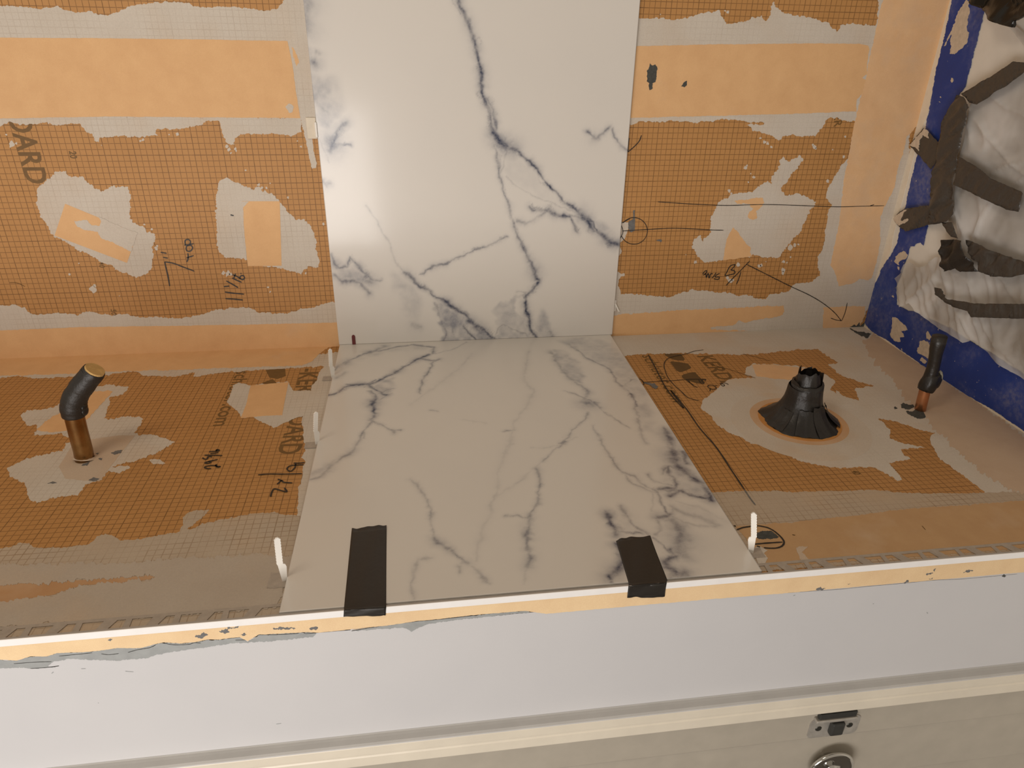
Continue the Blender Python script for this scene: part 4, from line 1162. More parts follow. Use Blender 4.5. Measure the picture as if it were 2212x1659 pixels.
# ------------------------------------------------------------------ counter: thinset, membrane, print, marker
back_l = [(-120, 235), (0, 232), (140, 215), (220, 232), (300, 228), (400, 225), (660, 213), (830, 188), (880, 192), (930, 212), (1000, 210), (1060, 215), (1130, 222), (1200, 205), (1240, 190), (1262, 192), (1250, 215), (1300, 212), (1400, 198), (1500, 182), (1530, 187), (1620, 178), (1830, 168), (1900, 160), (2085, 155),
          (2060, 190), (2045, 250), (2010, 290), (2005, 320), (1990, 400), (1958, 470), (1950, 520), (1965, 620), (1970, 700), (1950, 740), (1975, 770), (1960, 800), (1950, 900), (1930, 940), (1925, 1040), (1915, 1120), (1870, 1115), (1800, 1400), (1780, 1700), (1900, 1700), (2060, 1300), (2200, 700), (2280, 300), (2290, 60), (1000, 100), (-120, 120)]
S('thinset_patch', DECK, 'D1', back_l, 0, A1, m_thin_dl, deck, 'thinset border along the wall and beside the flat tile', 1.2, 61)
S('membrane_strip', DECK, 'D1', [(-120, 220), (0, 214), (300, 205), (700, 188), (1500, 163), (1950, 146), (2010, 120), (2100, 40), (2190, 15), (2190, -20), (1500, 10), (-120, 80)], A1, A2, m_memb, deck, 'orange corner strip lying at the back left of the counter', .8, 62)
p3 = [(1500, 270), (1540, 262), (1600, 270), (1620, 278), (1700, 262), (1860, 253), (1880, 285), (1895, 310), (1960, 312), (2020, 310), (2000, 400), (1965, 472), (1890, 492), (1840, 517), (1770, 552), (1700, 520), (1630, 482), (1560, 485), (1530, 440), (1460, 385), (1490, 330)]
S('thinset_patch', DECK, 'D1', p3, 0, A1 + .003, m_thin_dl, deck, 'thinset patch around the orange square near the flat tile', .9, 63)
S('membrane_patch', DECK, 'D1', [(1618, 277), (1863, 254), (1840, 370), (1822, 468), (1700, 472), (1553, 487), (1590, 400)], A1, A2, m_memb, deck, 'orange membrane square near the flat tile', .2, 64)
pipe_p = [(130, 465), (170, 440), (290, 425), (410, 395), (430, 340), (560, 280), (650, 278), (760, 275), (840, 285), (820, 320), (760, 345), (705, 362), (710, 400), (690, 430), (680, 480), (650, 500), (720, 490), (800, 475), (900, 485), (920, 500), (890, 550), (870, 580), (900, 595), (1000, 588), (1040, 612), (1135, 640), (1090, 670), (1060, 690), (990, 722), (880, 760), (800, 780), (720, 802), (830, 797), (840, 810),
          (770, 845), (700, 830), (650, 890), (560, 910), (510, 960), (500, 985), (420, 1000), (330, 1000), (240, 1030), (200, 1018), (170, 950), (150, 910), (60, 860), (50, 820), (100, 780), (200, 740), (330, 715), (400, 700), (425, 650), (460, 640), (462, 612), (410, 605), (390, 588), (300, 592), (215, 595), (245, 560), (240, 525), (180, 540), (165, 510), (140, 490)]
S('thinset_patch', DECK, 'D1', pipe_p, 0, A1, m_thin_dl, deck, 'big ragged thinset patch around the bent pipe', 1.5, 65)
S('membrane_patch', DECK, 'D1', [(290, 510), (350, 470), (440, 428), (600, 320), (700, 312), (725, 318), (560, 500), (470, 560), (330, 580), (240, 562)], A1, A2, m_memb, deck, 'orange membrane scrap behind the bent pipe', .8, 66)
S('membrane_patch', DECK, 'D1', [(480, 640), (760, 600), (872, 598), (760, 740), (642, 895), (560, 892), (420, 880), (380, 800)], A1, A2 - .01, m_thin_warm, deck, 'thinset-coated membrane square at the pipe foot', .3, 67)
S('thinset_patch', DECK, 'D1', [(965, 760), (1000, 745), (1040, 760), (1070, 785), (1040, 782), (990, 780)], 0, A1, m_thin_dl, deck, None, 1.0, 68)
for i, pts in enumerate(([(718, 712), (750, 695), (792, 692), (780, 710), (740, 722)], [(530, 782), (580, 770), (560, 790), (525, 795)], [(305, 908), (340, 895), (368, 905), (340, 912)], [(575, 888), (600, 875), (640, 878), (620, 890)], [(640, 750), (660, 745), (655, 758)], [(620, 715), (640, 712), (630, 722)])):
    S('putty_smear', DECK, 'D1', pts, A2, A3, m_putty, deck, None, .8, 70 + i)
front_l = [(-120, 1335), (0, 1328), (60, 1320), (130, 1292), (190, 1293), (220, 1325), (330, 1325), (450, 1318), (580, 1305), (605, 1280), (620, 1255), (680, 1238), (740, 1255), (775, 1275), (900, 1270), (1000, 1252), (1130, 1228), (1160, 1210), (1188, 1165), (1180, 1130), (1230, 1092), (1300, 1080), (1345, 1078), (1310, 1130), (1240, 1180), (1210, 1205), (1260, 1195), (1340, 1160), (1480, 1127), (1620, 1105), (1770, 1088), (1820, 1112), (1900, 1115), (1990, 1118),
           (2000, 1500), (1900, 1730), (1800, 1778), (1000, 1838), (0, 1905), (-120, 1918)]
S('thinset_patch', DECK, 'D1', front_l, 0, A1, m_film_dl, deck, 'scraped thinset film along the left front of the counter', 1.1, 75)
S('thinset_patch', DECK, 'D7', [(-60, 180), (200, 195), (400, 185), (800, 180), (1200, 150), (1600, 130), (1800, 130), (1700, 300), (1650, 450), (1000, 500), (300, 550), (-60, 575), (-60, 420), (120, 400), (300, 372), (500, 312), (700, 302), (900, 272), (1150, 237), (1300, 265), (1600, 216), (1620, 198), (1500, 206), (1000, 255), (600, 275), (300, 300), (-60, 318)], A1, A3 - .002, thin_mat('thinset_dull', (0, 1), OFF_DL, .0, .35, (0.465, 0.395, 0.32)), deck, 'smooth grey-brown thinset at the left front', 2.6, 76)
S('membrane_strip', DECK, 'D7', [(-60, 316), (300, 298), (600, 274), (1000, 253), (1500, 203), (1622, 194), (1604, 218), (1300, 268), (1150, 240), (900, 275), (700, 305), (500, 315), (300, 375), (120, 404), (-60, 460)], A1, A2 - .006, memb_mat('orange_membrane_sanded', .65, (0.50, 0.29, 0.14)), deck, 'thin sanded orange strip showing at the left front', .9, 77)
# right of the flat tile
back_r = G('D5', [(60, 1090), (60, 1255), (160, 1247), (300, 1237), (480, 1235), (560, 1222), (700, 1235), (1000, 1240), (1100, 1237), (1300, 1215), (1480, 1200), (1580, 1195), (1625, 1230), (1700, 1280), (1725, 1297), (1650, 1310), (1690, 1345), (1760, 1392), (1900, 1440), (2005, 1465), (1860, 1478), (1850, 1500), (1885, 1575), (1760, 1545), (1710, 1500), (1720, 1600)])
field = back_r + G('D6', [(1050, 640), (1110, 690), (1095, 697), (1200, 722), (1300, 752), (1375, 780), (1440, 786), (1410, 815), (1415, 850), (1440, 900), (1470, 948), (1560, 1010), (1640, 1065), (1735, 1147), (2150, 1150), (2150, 870), (1060, 190), (1010, 130), (400, 160)])
sheet('thinset_patch', DECK, [field], 0, A1, m_thin_dr, deck, 'wide thinset field along the back and right of the counter', 1.1, 81)
ringp = [(30, 640), (50, 595), (110, 550), (150, 510), (210, 470), (300, 460), (370, 458), (300, 435), (308, 405), (355, 375), (480, 378), (600, 390), (680, 402), (740, 430), (800, 445), (845, 480), (815, 530), (850, 560), (900, 580), (985, 600), (1100, 600), (1160, 690), (1100, 702), (1140, 740), (1175, 770), (1165, 820), (1280, 858), (1380, 876), (1230, 885), (1250, 920), (1285, 942), (1160, 970), (1200, 1010), (1245, 1070), (1215, 1075), (1150, 1030), (1060, 990), (960, 995), (850, 995), (700, 975), (620, 950), (500, 890), (380, 850), (340, 852), (270, 810), (190, 780), (120, 730), (105, 690), (60, 660)]
S('thinset_patch', DECK, 'D6', ringp, 0, A1 + .003, m_thin_dr, deck, 'thinset swirl around the black taped stub', 1.1, 82)
S('membrane_patch', DECK, 'D6', [(345, 380), (480, 380), (600, 392), (680, 404), (740, 432), (740, 480), (620, 470), (480, 465), (370, 450)], A1, A2, m_memb_grey, deck, None, .6, 83)
front_r = [(60, 1145), (130, 1140), (300, 1136), (600, 1140), (900, 1132), (1050, 1130), (1150, 1135), (1180, 1145), (1400, 1150), (1735, 1145), (2420, 1125), (2900, 1440), (1500, 1540), (430, 1610), (300, 1640), (60, 1300)]
S('thinset_patch', DECK, 'D6', front_r, 0, A1 + .002, m_film_dr, deck, 'scraped thinset film along the right front of the counter', .9, 84)
S('membrane_strip', DECK, 'D6', [(245, 1345), (560, 1325), (900, 1288), (1300, 1240), (1969, 1195), (2500, 1165), (2850, 1400), (1500, 1515), (600, 1575), (430, 1590), (380, 1500)], A1, A2, memb_mat('orange_membrane_worn', .4, (0.54, 0.345, 0.175)), deck, 'wide orange fleece strip along the right front', .8, 85)
S('thinset_patch', DECK, 'D6', [(600, 1470), (680, 1465), (640, 1500), (700, 1560), (640, 1570), (620, 1510)], A2, A3, m_thin_warm, deck, None, 1.0, 86)
S('thinset_patch', DECK, 'R', [(700, 990), (830, 990), (950, 1060), (880, 1120), (960, 1220), (900, 1330), (780, 1360), (700, 1200), (660, 1100)], A2, A3, m_thin, deck, 'dried thinset by the front right clip', 1.0, 87)
S('thinset_patch', DECK, 'D7', [(1620, 240), (1680, 245), (1700, 330), (1610, 335)], A3, A3 + .03, m_leg_trim, deck, None, .6, 88)
S('membrane_strip', DECK, 'D6', [(1010, 240), (1080, 205), (1400, 405), (1969, 800), (2430, 1108), (2480, 1150), (1900, 1135), (1700, 1010), (1520, 850), (1340, 660), (1180, 480), (1060, 330)], A1 + .01, A2 - .01, memb_mat('orange_membrane_filmed', .95, (0.57, 0.435, 0.315)), deck, 'filmed orange strip along the right wall', 3.2, 89)
# collar rings under the stub
dc = np.array([112.2, -39.2])


def disc(name, r, h0, h1, mat, label=None, ry=1.0, wob=.02, seed=1, cx=None):
    q = random.Random(seed); n = 64; c = dc if cx is None else cx
    nn = noise_loop(n, 40, [(9, 1), (4, .5)], q) * wob
    bm = bmesh.new()
    t = []; b = []
    for k in range(n):
        a = 2 * math.pi * k / n; rr_ = r * (1 + nn[k])
        t.append(bm.verts.new((c[0] + rr_ * math.cos(a), c[1] + rr_ * ry * math.sin(a), h1)))
        b.append(bm.verts.new((c[0] + rr_ * math.cos(a), c[1] + rr_ * ry * math.sin(a), h0)))
    bm.faces.new(t)
    for k in range(n):
        bm.faces.new((t[k], b[k], b[(k + 1) % n], t[(k + 1) % n]))
    return finish_bm(name, bm, mat, deck, False, label)


disc('membrane_collar', 11.4, A1, A2, thin_mat('thinset_collar', (0, 1), OFF_DR, 0, .7, (0.585, 0.505, 0.415)), 'round thinset-coated collar around the stub', 1.0, .01, 3, np.array([111.6, -40.3]))
disc('orange_halo', 8.3, A2, A2 + .006, memb_mat('orange_halo_mat', .9, (0.62, 0.38, 0.20)), 'faint orange halo around the stub', 1.0, .05, 4)
disc('gasket_ring', 6.75, A2, .16, m_memb_deep, 'orange gasket edge under the black stub', 1.0, .012, 5)
for crop, pts, mm in (('K', [(240, 765), (330, 758), (430, 780), (485, 830), (460, 862), (400, 850), (330, 800)], m_putty), ('R', [(725, 745), (760, 690), (850, 660), (940, 645), (1060, 680), (1130, 720), (1190, 770), (1140, 795), (1000, 815), (880, 815), (780, 828), (735, 795)], m_putty_dark),
                      ('X', [(210, 1290), (260, 1275), (330, 1290), (420, 1290), (440, 1330), (390, 1370), (300, 1385), (220, 1350)], m_putty_dark), ('X', [(390, 1410), (480, 1370), (560, 1370), (590, 1420), (625, 1500), (580, 1525), (450, 1510), (340, 1450), (300, 1410)], m_putty_dark),
                      ('X', [(85, 1330), (110, 1320), (150, 1355), (95, 1368)], m_putty_dark), ('D5', [(1815, 1050), (1870, 1070), (1975, 1085), (1945, 1118), (1860, 1090)], m_putty_dark)):
    S('putty_smear', DECK, crop, pts, A2, A3, mm, deck, None, 1.0, 90 + len(pts))
# print
lettering('printed_lettering', DECK, 'BOARD', G('D1', [(1895, 430)])[0], G('D1', [(1790, 722)])[0], 3.5, .008, m_ink, deck, .02, 'brown printed letters beside the flat tile')
lettering('printed_lettering', DECK, '-KERDI', G('D1', [(1945, 170)])[0], G('D1', [(1880, 400)])[0], 3.5, .008, m_ink, deck, .02, 'brown printed letters at the back of the left board')
lettering('printed_lettering', DECK, 'schluter.com', G('D1', [(1530, 185)])[0], G('D1', [(1375, 540)])[0], 2.6, .008, m_ink, deck, .012, 'printed web address on the left counter board')
lettering('printed_lettering', DECK, 'schluter.com', G('K', [(205, 300)])[0], G('K', [(750, 1100)])[0], 2.6, .008, m_ink, deck, .012, 'printed web address on the right counter board')
lettering('printed_lettering', DECK, 'KERDI', G('K', [(1150, 310)])[0], G('K', [(1560, 760)])[0], 3.4, .008, m_ink, deck, .02, 'brown printed letters in front of the wall on the right board')
lettering('printed_numeral', DECK, '40', G('Q', [(610, 75)])[0], G('Q', [(645, 112)])[0], 1.15, .012, m_ink, deck, .03, 'printed 40')
for pts in ([(590, 270), (880, 270), (945, 360), (920, 388), (800, 380), (680, 345), (610, 300)], [(690, 410), (720, 398), (900, 420), (1000, 440), (1050, 500), (1040, 520), (900, 578), (850, 580), (800, 555), (740, 480)], [(885, 650), (920, 620), (1060, 585), (1120, 585), (1170, 640), (1290, 760), (1260, 778), (1150, 775), (1000, 730), (910, 690)]):
    S('printed_emblem', DECK, 'K', pts, 0, .009, flat_mat('printed_emblem_ink', (0.115, 0.062, 0.016), .6), deck, 'brown printed emblem block', .2, 5)
for pts in ([(1715, 175), (1840, 168), (1845, 215), (1790, 235), (1740, 225)], [(1690, 262), (1760, 235), (1790, 262), (1740, 280)]):
    S('printed_emblem', DECK, 'D1', pts, 0, .009, m_ink, deck, None, .2, 6)
# marker
mk = [G('N3', [(1010, 170), (1100, 165), (1200, 160)]), G('N3', [(1180, 140), (1210, 120), (1250, 130), (1235, 155), (1195, 155), (1185, 130), (1230, 140)]), G('N3', [(1040, 215), (1140, 205), (1240, 190)]), G('N3', [(900, 253), (1100, 255), (1330, 265)]), G('N3', [(855, 315), (900, 345), (960, 345), (985, 300), (1030, 282), (1082, 298)]),
      G('N3', [(1220, 355), (1100, 380), (1000, 402), (920, 432), (950, 450), (1020, 440), (1050, 415), (1000, 402)]), G('N3', [(1060, 572), (980, 575), (905, 547), (960, 515), (1080, 500), (1165, 503)]), G('N3', [(1195, 468), (1170, 505), (1220, 540), (1278, 525), (1200, 520), (1180, 495)])]
strokes('marker_note', DECK, mk, .26, A4, m_marker, deck, 'handwritten black measurement 29 5/16')
mk = [G('D1', [(1665, 853), (1740, 848), (1840, 848), (1950, 845)]), G('D3', [(60, 637), (92, 610), (105, 622), (168, 628)]), G('D3', [(92, 612), (65, 600)]), G('D3', [(15, 724), (22, 695), (40, 670), (85, 680), (128, 690), (112, 662)]), G('D3', [(190, 490), (185, 520), (155, 545), (130, 530), (150, 508), (200, 502), (248, 500)]), G('D3', [(175, 488), (215, 488), (255, 484)])]
strokes('marker_note', DECK, mk, .24, A4, m_marker, deck, 'handwritten black measurement 22 1/4')
mk = [G('D5', [(340, 1240), (400, 1350), (450, 1450), (520, 1550), (600, 1630)]) + G('D4', [(1200, 140), (1310, 270), (1400, 400), (1520, 540), (1620, 690), (1720, 840)])]
strokes('marker_line', DECK, mk, .24, A4, m_marker, deck, 'long black marker line parallel to the flat tile')
strokes('marker_line', DECK, [G('D4', [(1720, 840), (1760, 900), (1795, 945)])], .2, A4, m_putty, deck)
mk = [G('K', [(1260, 200), (1100, 225), (980, 265), (860, 290), (730, 320), (640, 360), (590, 440), (605, 550), (660, 680), (760, 800), (880, 910), (990, 1010), (1090, 1045), (1180, 1072)])]
strokes('marker_line', DECK, mk, .16, A4, m_marker, deck, 'curved marker arc on the right counter board')
mk = [G('K', [(230, 755), (400, 745), (600, 735), (900, 712), (1050, 700), (1290, 700)]), G('K', [(960, 712), (1040, 770), (1090, 810), (1160, 845)]), G('K', [(1000, 710), (1030, 760), (1090, 800)]), G('K', [(1180, 705), (1220, 770), (1270, 770), (1230, 720), (1300, 705), (1285, 730)]), G('K', [(1330, 830), (1350, 805), (1420, 805), (1480, 850), (1440, 875), (1380, 865), (1330, 830)]), G('K', [(1380, 860), (1370, 905)]), G('K', [(1450, 805), (1500, 810)]), G('K', [(1540, 770), (1590, 820), (1620, 800), (1560, 770), (1640, 770), (1690, 795)]), G('K', [(150, 690), (200, 710), (240, 760), (235, 800)])]
strokes('marker_note', DECK, mk, .17, A4, m_marker, deck, 'scribbled marker note beside the emblem')
strokes('marker_line', DECK, [G('K', [(1930, 270), (2050, 295), (2212, 335), (2400, 390)]), G('K', [(1300, 410), (1500, 480), (1690, 530), (1900, 600), (2150, 680)])], .13, A4, m_ink, deck)
mk = [G('R', [(310, 625), (380, 600), (450, 578), (600, 555), (740, 542), (870, 560), (980, 590), (1090, 650), (1200, 740), (1280, 830), (1305, 900), (1260, 970), (1150, 1010), (1000, 1015), (880, 1005)]), G('R', [(690, 930), (900, 910), (1275, 885)]), G('R', [(730, 970), (800, 990)]), G('R', [(250, 535), (285, 558)])]
strokes('marker_circle', DECK, mk, .24, A4, m_marker, deck, 'hand-drawn half circle by the front right clip')
for q_ in (G('Q', [(1290, 600), (1325, 640)]), G('Q', [(50, 685), (80, 690)]), G('R', [(1480, 730), (1530, 745)])):
    strokes('scuff', DECK, [q_], .12, A3, m_ink, deck)

# ------------------------------------------------------------------ right wall: beads, blue tape, plastic, duct tape
R_ = lambda name, crop, pts, h0, h1, mat, par=None, lab=None, amp=.3, seed=1: sheet(name, RIGHT, [G(crop, pts)], h0, h1, mat, par, lab, amp, seed)
o = R_('trim_1', 'C4', [(752, -60), (937, -800), (1020, -800), (835, -60), (815, 20), (720, 420), (640, 800), (560, 1020), (500, 1270), (410, 1600), (370, 1800), (310, 1940), (255, 2160), (195, 2325), (175, 2325), (300, 1720), (400, 1350), (520, 940), (600, 720), (690, 330)], 0, .10, m_bead, None, None, .4, 101)
o['kind'] = 'structure'
o = R_('trim_2', 'C5', [(178, 830), (235, 885), (345, 945), (505, 1058), (700, 1198), (900, 1330), (1100, 1442), (1327, 1595), (1500, 1710), (2000, 2048), (2000, 2105), (1500, 1760), (1327, 1650), (1100, 1500), (860, 1345), (600, 1170), (400, 1030), (230, 940), (170, 850)], 0, .10, m_bead, None, None, .4, 102)
o['kind'] = 'structure'


def blue_tape(pts, lab, seed, smears):
    t = R_('painter_tape', 'g', pts, .10, .13, m_blue, None, lab, .7, seed)
    tag(t, lab, 'tape')
    return t


vt = G('C4', [(822, -50), (1007, -800), (1162, -800), (975, -50), (985, 10), (1045, 75), (905, 620), (850, 690), (790, 780), (730, 1010), (680, 1300), (650, 1560)]) + G('C5', [(640, 120), (606, 270), (585, 245), (555, 250), (540, 270), (512, 275), (470, 400), (430, 520), (300, 770), (200, 820), (185, 830), (200, 740), (240, 600), (300, 445), (330, 400), (370, 345), (420, 250), (430, 175)]) + G('C4', [(470, 1500), (550, 1150), (625, 900), (645, 790), (700, 480), (760, 240)])
t1 = blue_tape(vt, 'vertical blue painter tape running down the right wall beside the corner', 111, None)
ht = G('C5', [(415, 560), (414, 690), (500, 735), (560, 740), (640, 790), (800, 860), (950, 960), (1100, 1040), (1200, 1110), (1327, 1190), (1500, 1290), (2000, 1600), (2000, 2048), (1500, 1710), (1327, 1595), (1100, 1442), (900, 1330), (700, 1198), (505, 1058), (345, 945), (235, 885), (190, 835), (200, 790), (300, 700)])
t2 = sheet('painter_tape', RIGHT, [ht], .13, .16, m_blue, None, None, .5, 112)
tag(t2, 'lower blue painter tape along the counter under the plastic sheet', 'tape')
m_smear = flat_mat('dried_thinset_smear', (0.52, 0.43, 0.33), .85, .12, 120, .3)
for crop, pts, par, hh in (('U', [(810, 0), (850, 30), (835, 90), (850, 150), (835, 250), (825, 380), (845, 450), (820, 570), (760, 650), (690, 700), (650, 755), (590, 735), (600, 640), (580, 540), (610, 440), (660, 300), (690, 190), (740, 100)], t1, .13),
                           ('U', [(595, 1110), (605, 1075), (630, 1080), (638, 1120), (610, 1145)], t1, .13), ('U', [(445, 1340), (460, 1320), (475, 1345), (460, 1360)], t1, .13), ('U', [(432, 1405), (445, 1395), (460, 1412), (445, 1422)], t1, .13),
                           ('U', [(515, 630), (525, 590), (600, 430), (690, 230), (700, 240), (610, 450), (540, 600)], t1, .13),
                           ('S', [(215, 470), (260, 420), (330, 390), (375, 450), (350, 510), (290, 520), (260, 560), (270, 600), (240, 590), (190, 540), (215, 500)], t1, .13), ('S', [(245, 610), (265, 615), (260, 660)], t1, .13),
                           ('S', [(165, 1020), (185, 1000), (200, 1020), (180, 1045)], t2, .16),
                           ('S', [(180, 1310), (240, 1315), (290, 1370), (340, 1420), (385, 1490), (300, 1500), (340, 1580), (270, 1590), (290, 1650), (200, 1640), (140, 1560), (160, 1450)], t2, .16),
                           ('X', [(470, 370), (500, 310), (520, 210), (600, 195), (680, 240), (710, 330), (700, 420), (670, 510), (560, 450), (490, 420)], t2, .16), ('X', [(640, 160), (660, 100), (680, 40), (690, 90), (720, 140), (690, 195)], t2, .16),
                           ('X', [(530, 540), (560, 500), (640, 560), (620, 590)], t2, .16), ('X', [(205, 350), (220, 330), (230, 355), (212, 378)], t2, .16), ('S', [(640, 1570), (660, 1510), (690, 1560), (670, 1600)], t2, .16)):
    S('thinset_smear', RIGHT, crop, pts, hh, hh + .06, m_smear, par, None, .9, 120 + len(pts))

# crumpled clear plastic sheet taped over the opening
def plast(crop, pts):
    return [RIGHT.uv(p, 1.0) for p in G(crop, pts)]


outline = G('C4', [(1100, 60), (1400, 300), (1400, 420), (1200, 520), (945, 740), (905, 1000), (880, 1150), (830, 1330), (830, 1480), (850, 1800), (800, 1850)]) + G('S', [(790, 480), (680, 600), (560, 620), (430, 560), (370, 590), (335, 690), (250, 780), (300, 850), (280, 970), (310, 1090), (370, 1170), (500, 1115), (580, 1230), (700, 1330), (900, 1450), (1050, 1540), (1250, 1660)]) + G('C5', [(1000, 940), (1150, 1080), (1327, 1220), (1500, 1330), (2000, 1640), (2000, -300)])
ouv = [RIGHT.uv(p, 1.0) for p in outline]
us = np.array(ouv); u0, v0 = us.min(0); u1, v1 = us.max(0)
res = .42
nu = int((u1 - u0) / res); nv = int((v1 - v0) / res)
gu, gv = np.meshgrid(np.linspace(u0, u1, nu + 1), np.linspace(v0, v1, nv + 1))


def ridge(x):
    return 1 - np.abs(x)


wx = gu + 1.5 * vnoise(gu / 7, gv / 7, 11); wy = gv + 1.5 * vnoise(gu / 7 + 5, gv / 7, 12)
hgt = 0.72 + .30 * vnoise(wx / 9.0, wy / 9.0, 1) + .42 * ridge(vnoise((wx * .5 + wy * .87) / 3.4, (wx * .87 - wy * .5) / 14, 2)) ** 8 \
    + .34 * ridge(vnoise((wx * .8 - wy * .6) / 3.0, (wx * .6 + wy * .8) / 11, 3)) ** 8 + .05 * vnoise(wx / 1.2, wy / 1.2, 4)
low = np.clip((27 - gv) / 13, 0, 1)           # the hem bulges out from the wall near the counter
fan = ridge(vnoise((gu * .75 + gv * .66) / 1.7, (gu * .66 - gv * .75) / 20, 7)) ** 2
hgt += low * (1.0 + .55 * fan + .5 * vnoise(gu / 5, gv / 5, 5) + .3 * ridge(vnoise(wx / 2.5, wy / 4, 6)) ** 2)
inside = in_poly(gu, gv, ouv)


def pl_h(u_, v_):
    i = np.clip((u_ - u0) / (u1 - u0) * nu, 0, nu - .001); j = np.clip((v_ - v0) / (v1 - v0) * nv, 0, nv - .001)
    a, b_ = int(i), int(j); fi, fj = i - a, j - b_
    return (hgt[b_, a] * (1 - fi) + hgt[b_, a + 1] * fi) * (1 - fj) + (hgt[b_ + 1, a] * (1 - fi) + hgt[b_ + 1, a + 1] * fi) * fj


dense = []
for (xa, ya), (xb, yb) in zip(ouv, ouv[1:] + ouv[:1]):
    k = max(1, int(math.hypot(xb - xa, yb - ya) / .4))
    dense += [(xa + (xb - xa) * t / k, ya + (yb - ya) * t / k) for t in range(k)]
nn = noise_loop(len(dense), 120, [(4, .8), (1.5, .5)], random.Random(3)) * .16
dense = [(x + n, y + n) for (x, y), n in zip(dense, nn)]
pts2 = [Vector(p) for p in dense] + [Vector((gu[j, i], gv[j, i])) for j in range(nv + 1) for i in range(nu + 1) if inside[j, i]]
vo, eo, fo, _, _, _ = delaunay_2d_cdt(pts2, [], [list(range(len(dense)))], 1, 1e-4)
bm = bmesh.new()
vs = [bm.verts.new(RIGHT.pt((p.x, p.y), pl_h(p.x, p.y))) for p in vo]
for f in fo:
    if len(set(f)) == 3:
        bm.faces.new([vs[i] for i in f])
ps = finish_bm('plastic_sheet', bm, m_plastic, None, True, None, (XR - 1, -25, 20))
tag(ps, 'crumpled dusty clear plastic sheet taped over the right wall opening', 'plastic sheet')


def strip(crop, pts, h, mat, lab, seed, amp=.4, cat='tape', thick=.05, ripple=.25, ns=1.6):
    """a strip of tape: outline filled with a rippled grid"""
    poly = [RIGHT.uv(p, h) for p in G(crop, pts)]
    a = np.array(poly); lo = a.min(0); hi = a.max(0)
    bm = bmesh.new()
    pp = jag(G(crop, pts), amp, seed, 3.0)
    V2, F2 = fill([RIGHT.uv(p, h) for p in pp])
    vs = [bm.verts.new((*c, 0)) for c in V2]
    for f in F2:
        bm.faces.new([vs[i] for i in f])
    step = .7
    for axis in (0, 1):
        c = lo[axis] + step
        while c < hi[axis]:
            no = Vector((1, 0, 0)) if axis == 0 else Vector((0, 1, 0))
            bmesh.ops.bisect_plane(bm, geom=bm.verts[:] + bm.edges[:] + bm.faces[:], plane_co=no * c, plane_no=no)
            c += step
    for v in bm.verts:
        x, y = v.co.x, v.co.y
        n = float(vnoise(np.array(x / ns + seed), np.array(y / ns), seed) * .6 + abs(vnoise(np.array((x + y) / (ns * 2.2)), np.array((x - y) / (ns * .7)), seed + 1)))
        v.co = Vector(RIGHT.pt((x, y), h + ripple * n))
    r = bmesh.ops.extrude_face_region(bm, geom=bm.faces[:])
    for v in [e for e in r['geom'] if isinstance(e, bmesh.types.BMVert)]:
        v.co += Vector(RIGHT.n * thick)
    c = RIGHT.pt((a[:, 0].mean(), a[:, 1].mean()), h)
    t = finish_bm('duct_tape_strip' if cat == 'tape' else 'black_bag', bm, mat, None, True, None, tuple(c))
    tag(t, lab, cat)
    return t


H = 2.25
dt1 = strip('C4', [(885, 672), (1200, 480), (1260, 440), (1340, 448), (1420, 430), (1420, 500), (1330, 520), (1190, 620), (990, 750), (938, 735)], H, m_duct_grey, 'uppermost black duct tape strip slanting up along the plastic sheet edge', 131)
strip('C4', [(850, 680), (900, 690), (945, 748), (935, 800), (885, 1000), (860, 1120), (832, 1320), (820, 1430), (835, 1530), (780, 1590), (640, 1600), (665, 1500), (650, 1350), (690, 1180), (735, 1010), (745, 880), (790, 770)], H - .15, m_duct_grey, 'crumpled vertical black duct tape strip along the left edge of the plastic sheet', 132, .4, 'tape', .05, .6, 2.4)
strip('C4', [(862, 1118), (1000, 1200), (1100, 1280), (1327, 1385), (1290, 1520), (1200, 1500), (1050, 1430), (900, 1360), (826, 1322)], H + .35, m_duct_grey, 'wide black duct tape strip crossing the plastic sheet to the right', 133)
tab1 = strip('C4', [(612, 915), (660, 960), (722, 1030), (728, 1120), (662, 1215), (580, 1120), (510, 1042)], .9, m_duct_grey, 'upper dirty duct tape tab stuck across the blue tape', 134, .5, 'tape', .05, .15)
tab2 = strip('C4', [(388, 1568), (440, 1510), (500, 1490), (650, 1472), (780, 1585), (700, 1605), (640, 1612), (560, 1640), (480, 1658), (430, 1620)], .9, m_duct_grey, 'lower shiny duct tape tab reaching the corner bead', 135, .5, 'tape', .05, .4)
strip('S', [(870, 240), (1040, 240), (1190, 250), (1200, 400), (1290, 560), (1360, 680), (1150, 680), (1060, 640), (900, 680), (860, 560), (850, 400)], H + .4, m_elec, 'shiny crumpled black tape piece above the plastic hem', 136, .4, 'tape', .05, .9, 2.6)
strip('S', [(1190, 245), (1260, 260), (1500, 360), (1880, 510), (2080, 560), (2080, 700), (1840, 760), (1550, 750), (1390, 680), (1350, 560), (1220, 420)], H + .5, m_duct_grey, 'broad dull tape strip running right from the shiny piece', 137, .4, 'tape', .05, .5)
strip('S', [(760, 905), (860, 920), (880, 960), (940, 1060), (1080, 1080), (1300, 1120), (1991, 1125), (2100, 1125), (2100, 1330), (1900, 1330), (1270, 1310), (1220, 1230), (1000, 1160), (850, 1060), (755, 990)], H + 1.4, m_duct_grey, 'long dark tape strip low across the plastic hem', 138, .4, 'tape', .05, .3)
strip('S', [(850, 0), (1000, 0), (1020, 60), (1090, 220), (1000, 200), (960, 150)], H, m_duct_grey, 'short tape tail hanging below the vertical strip', 139, .4, 'tape', .05, .3)
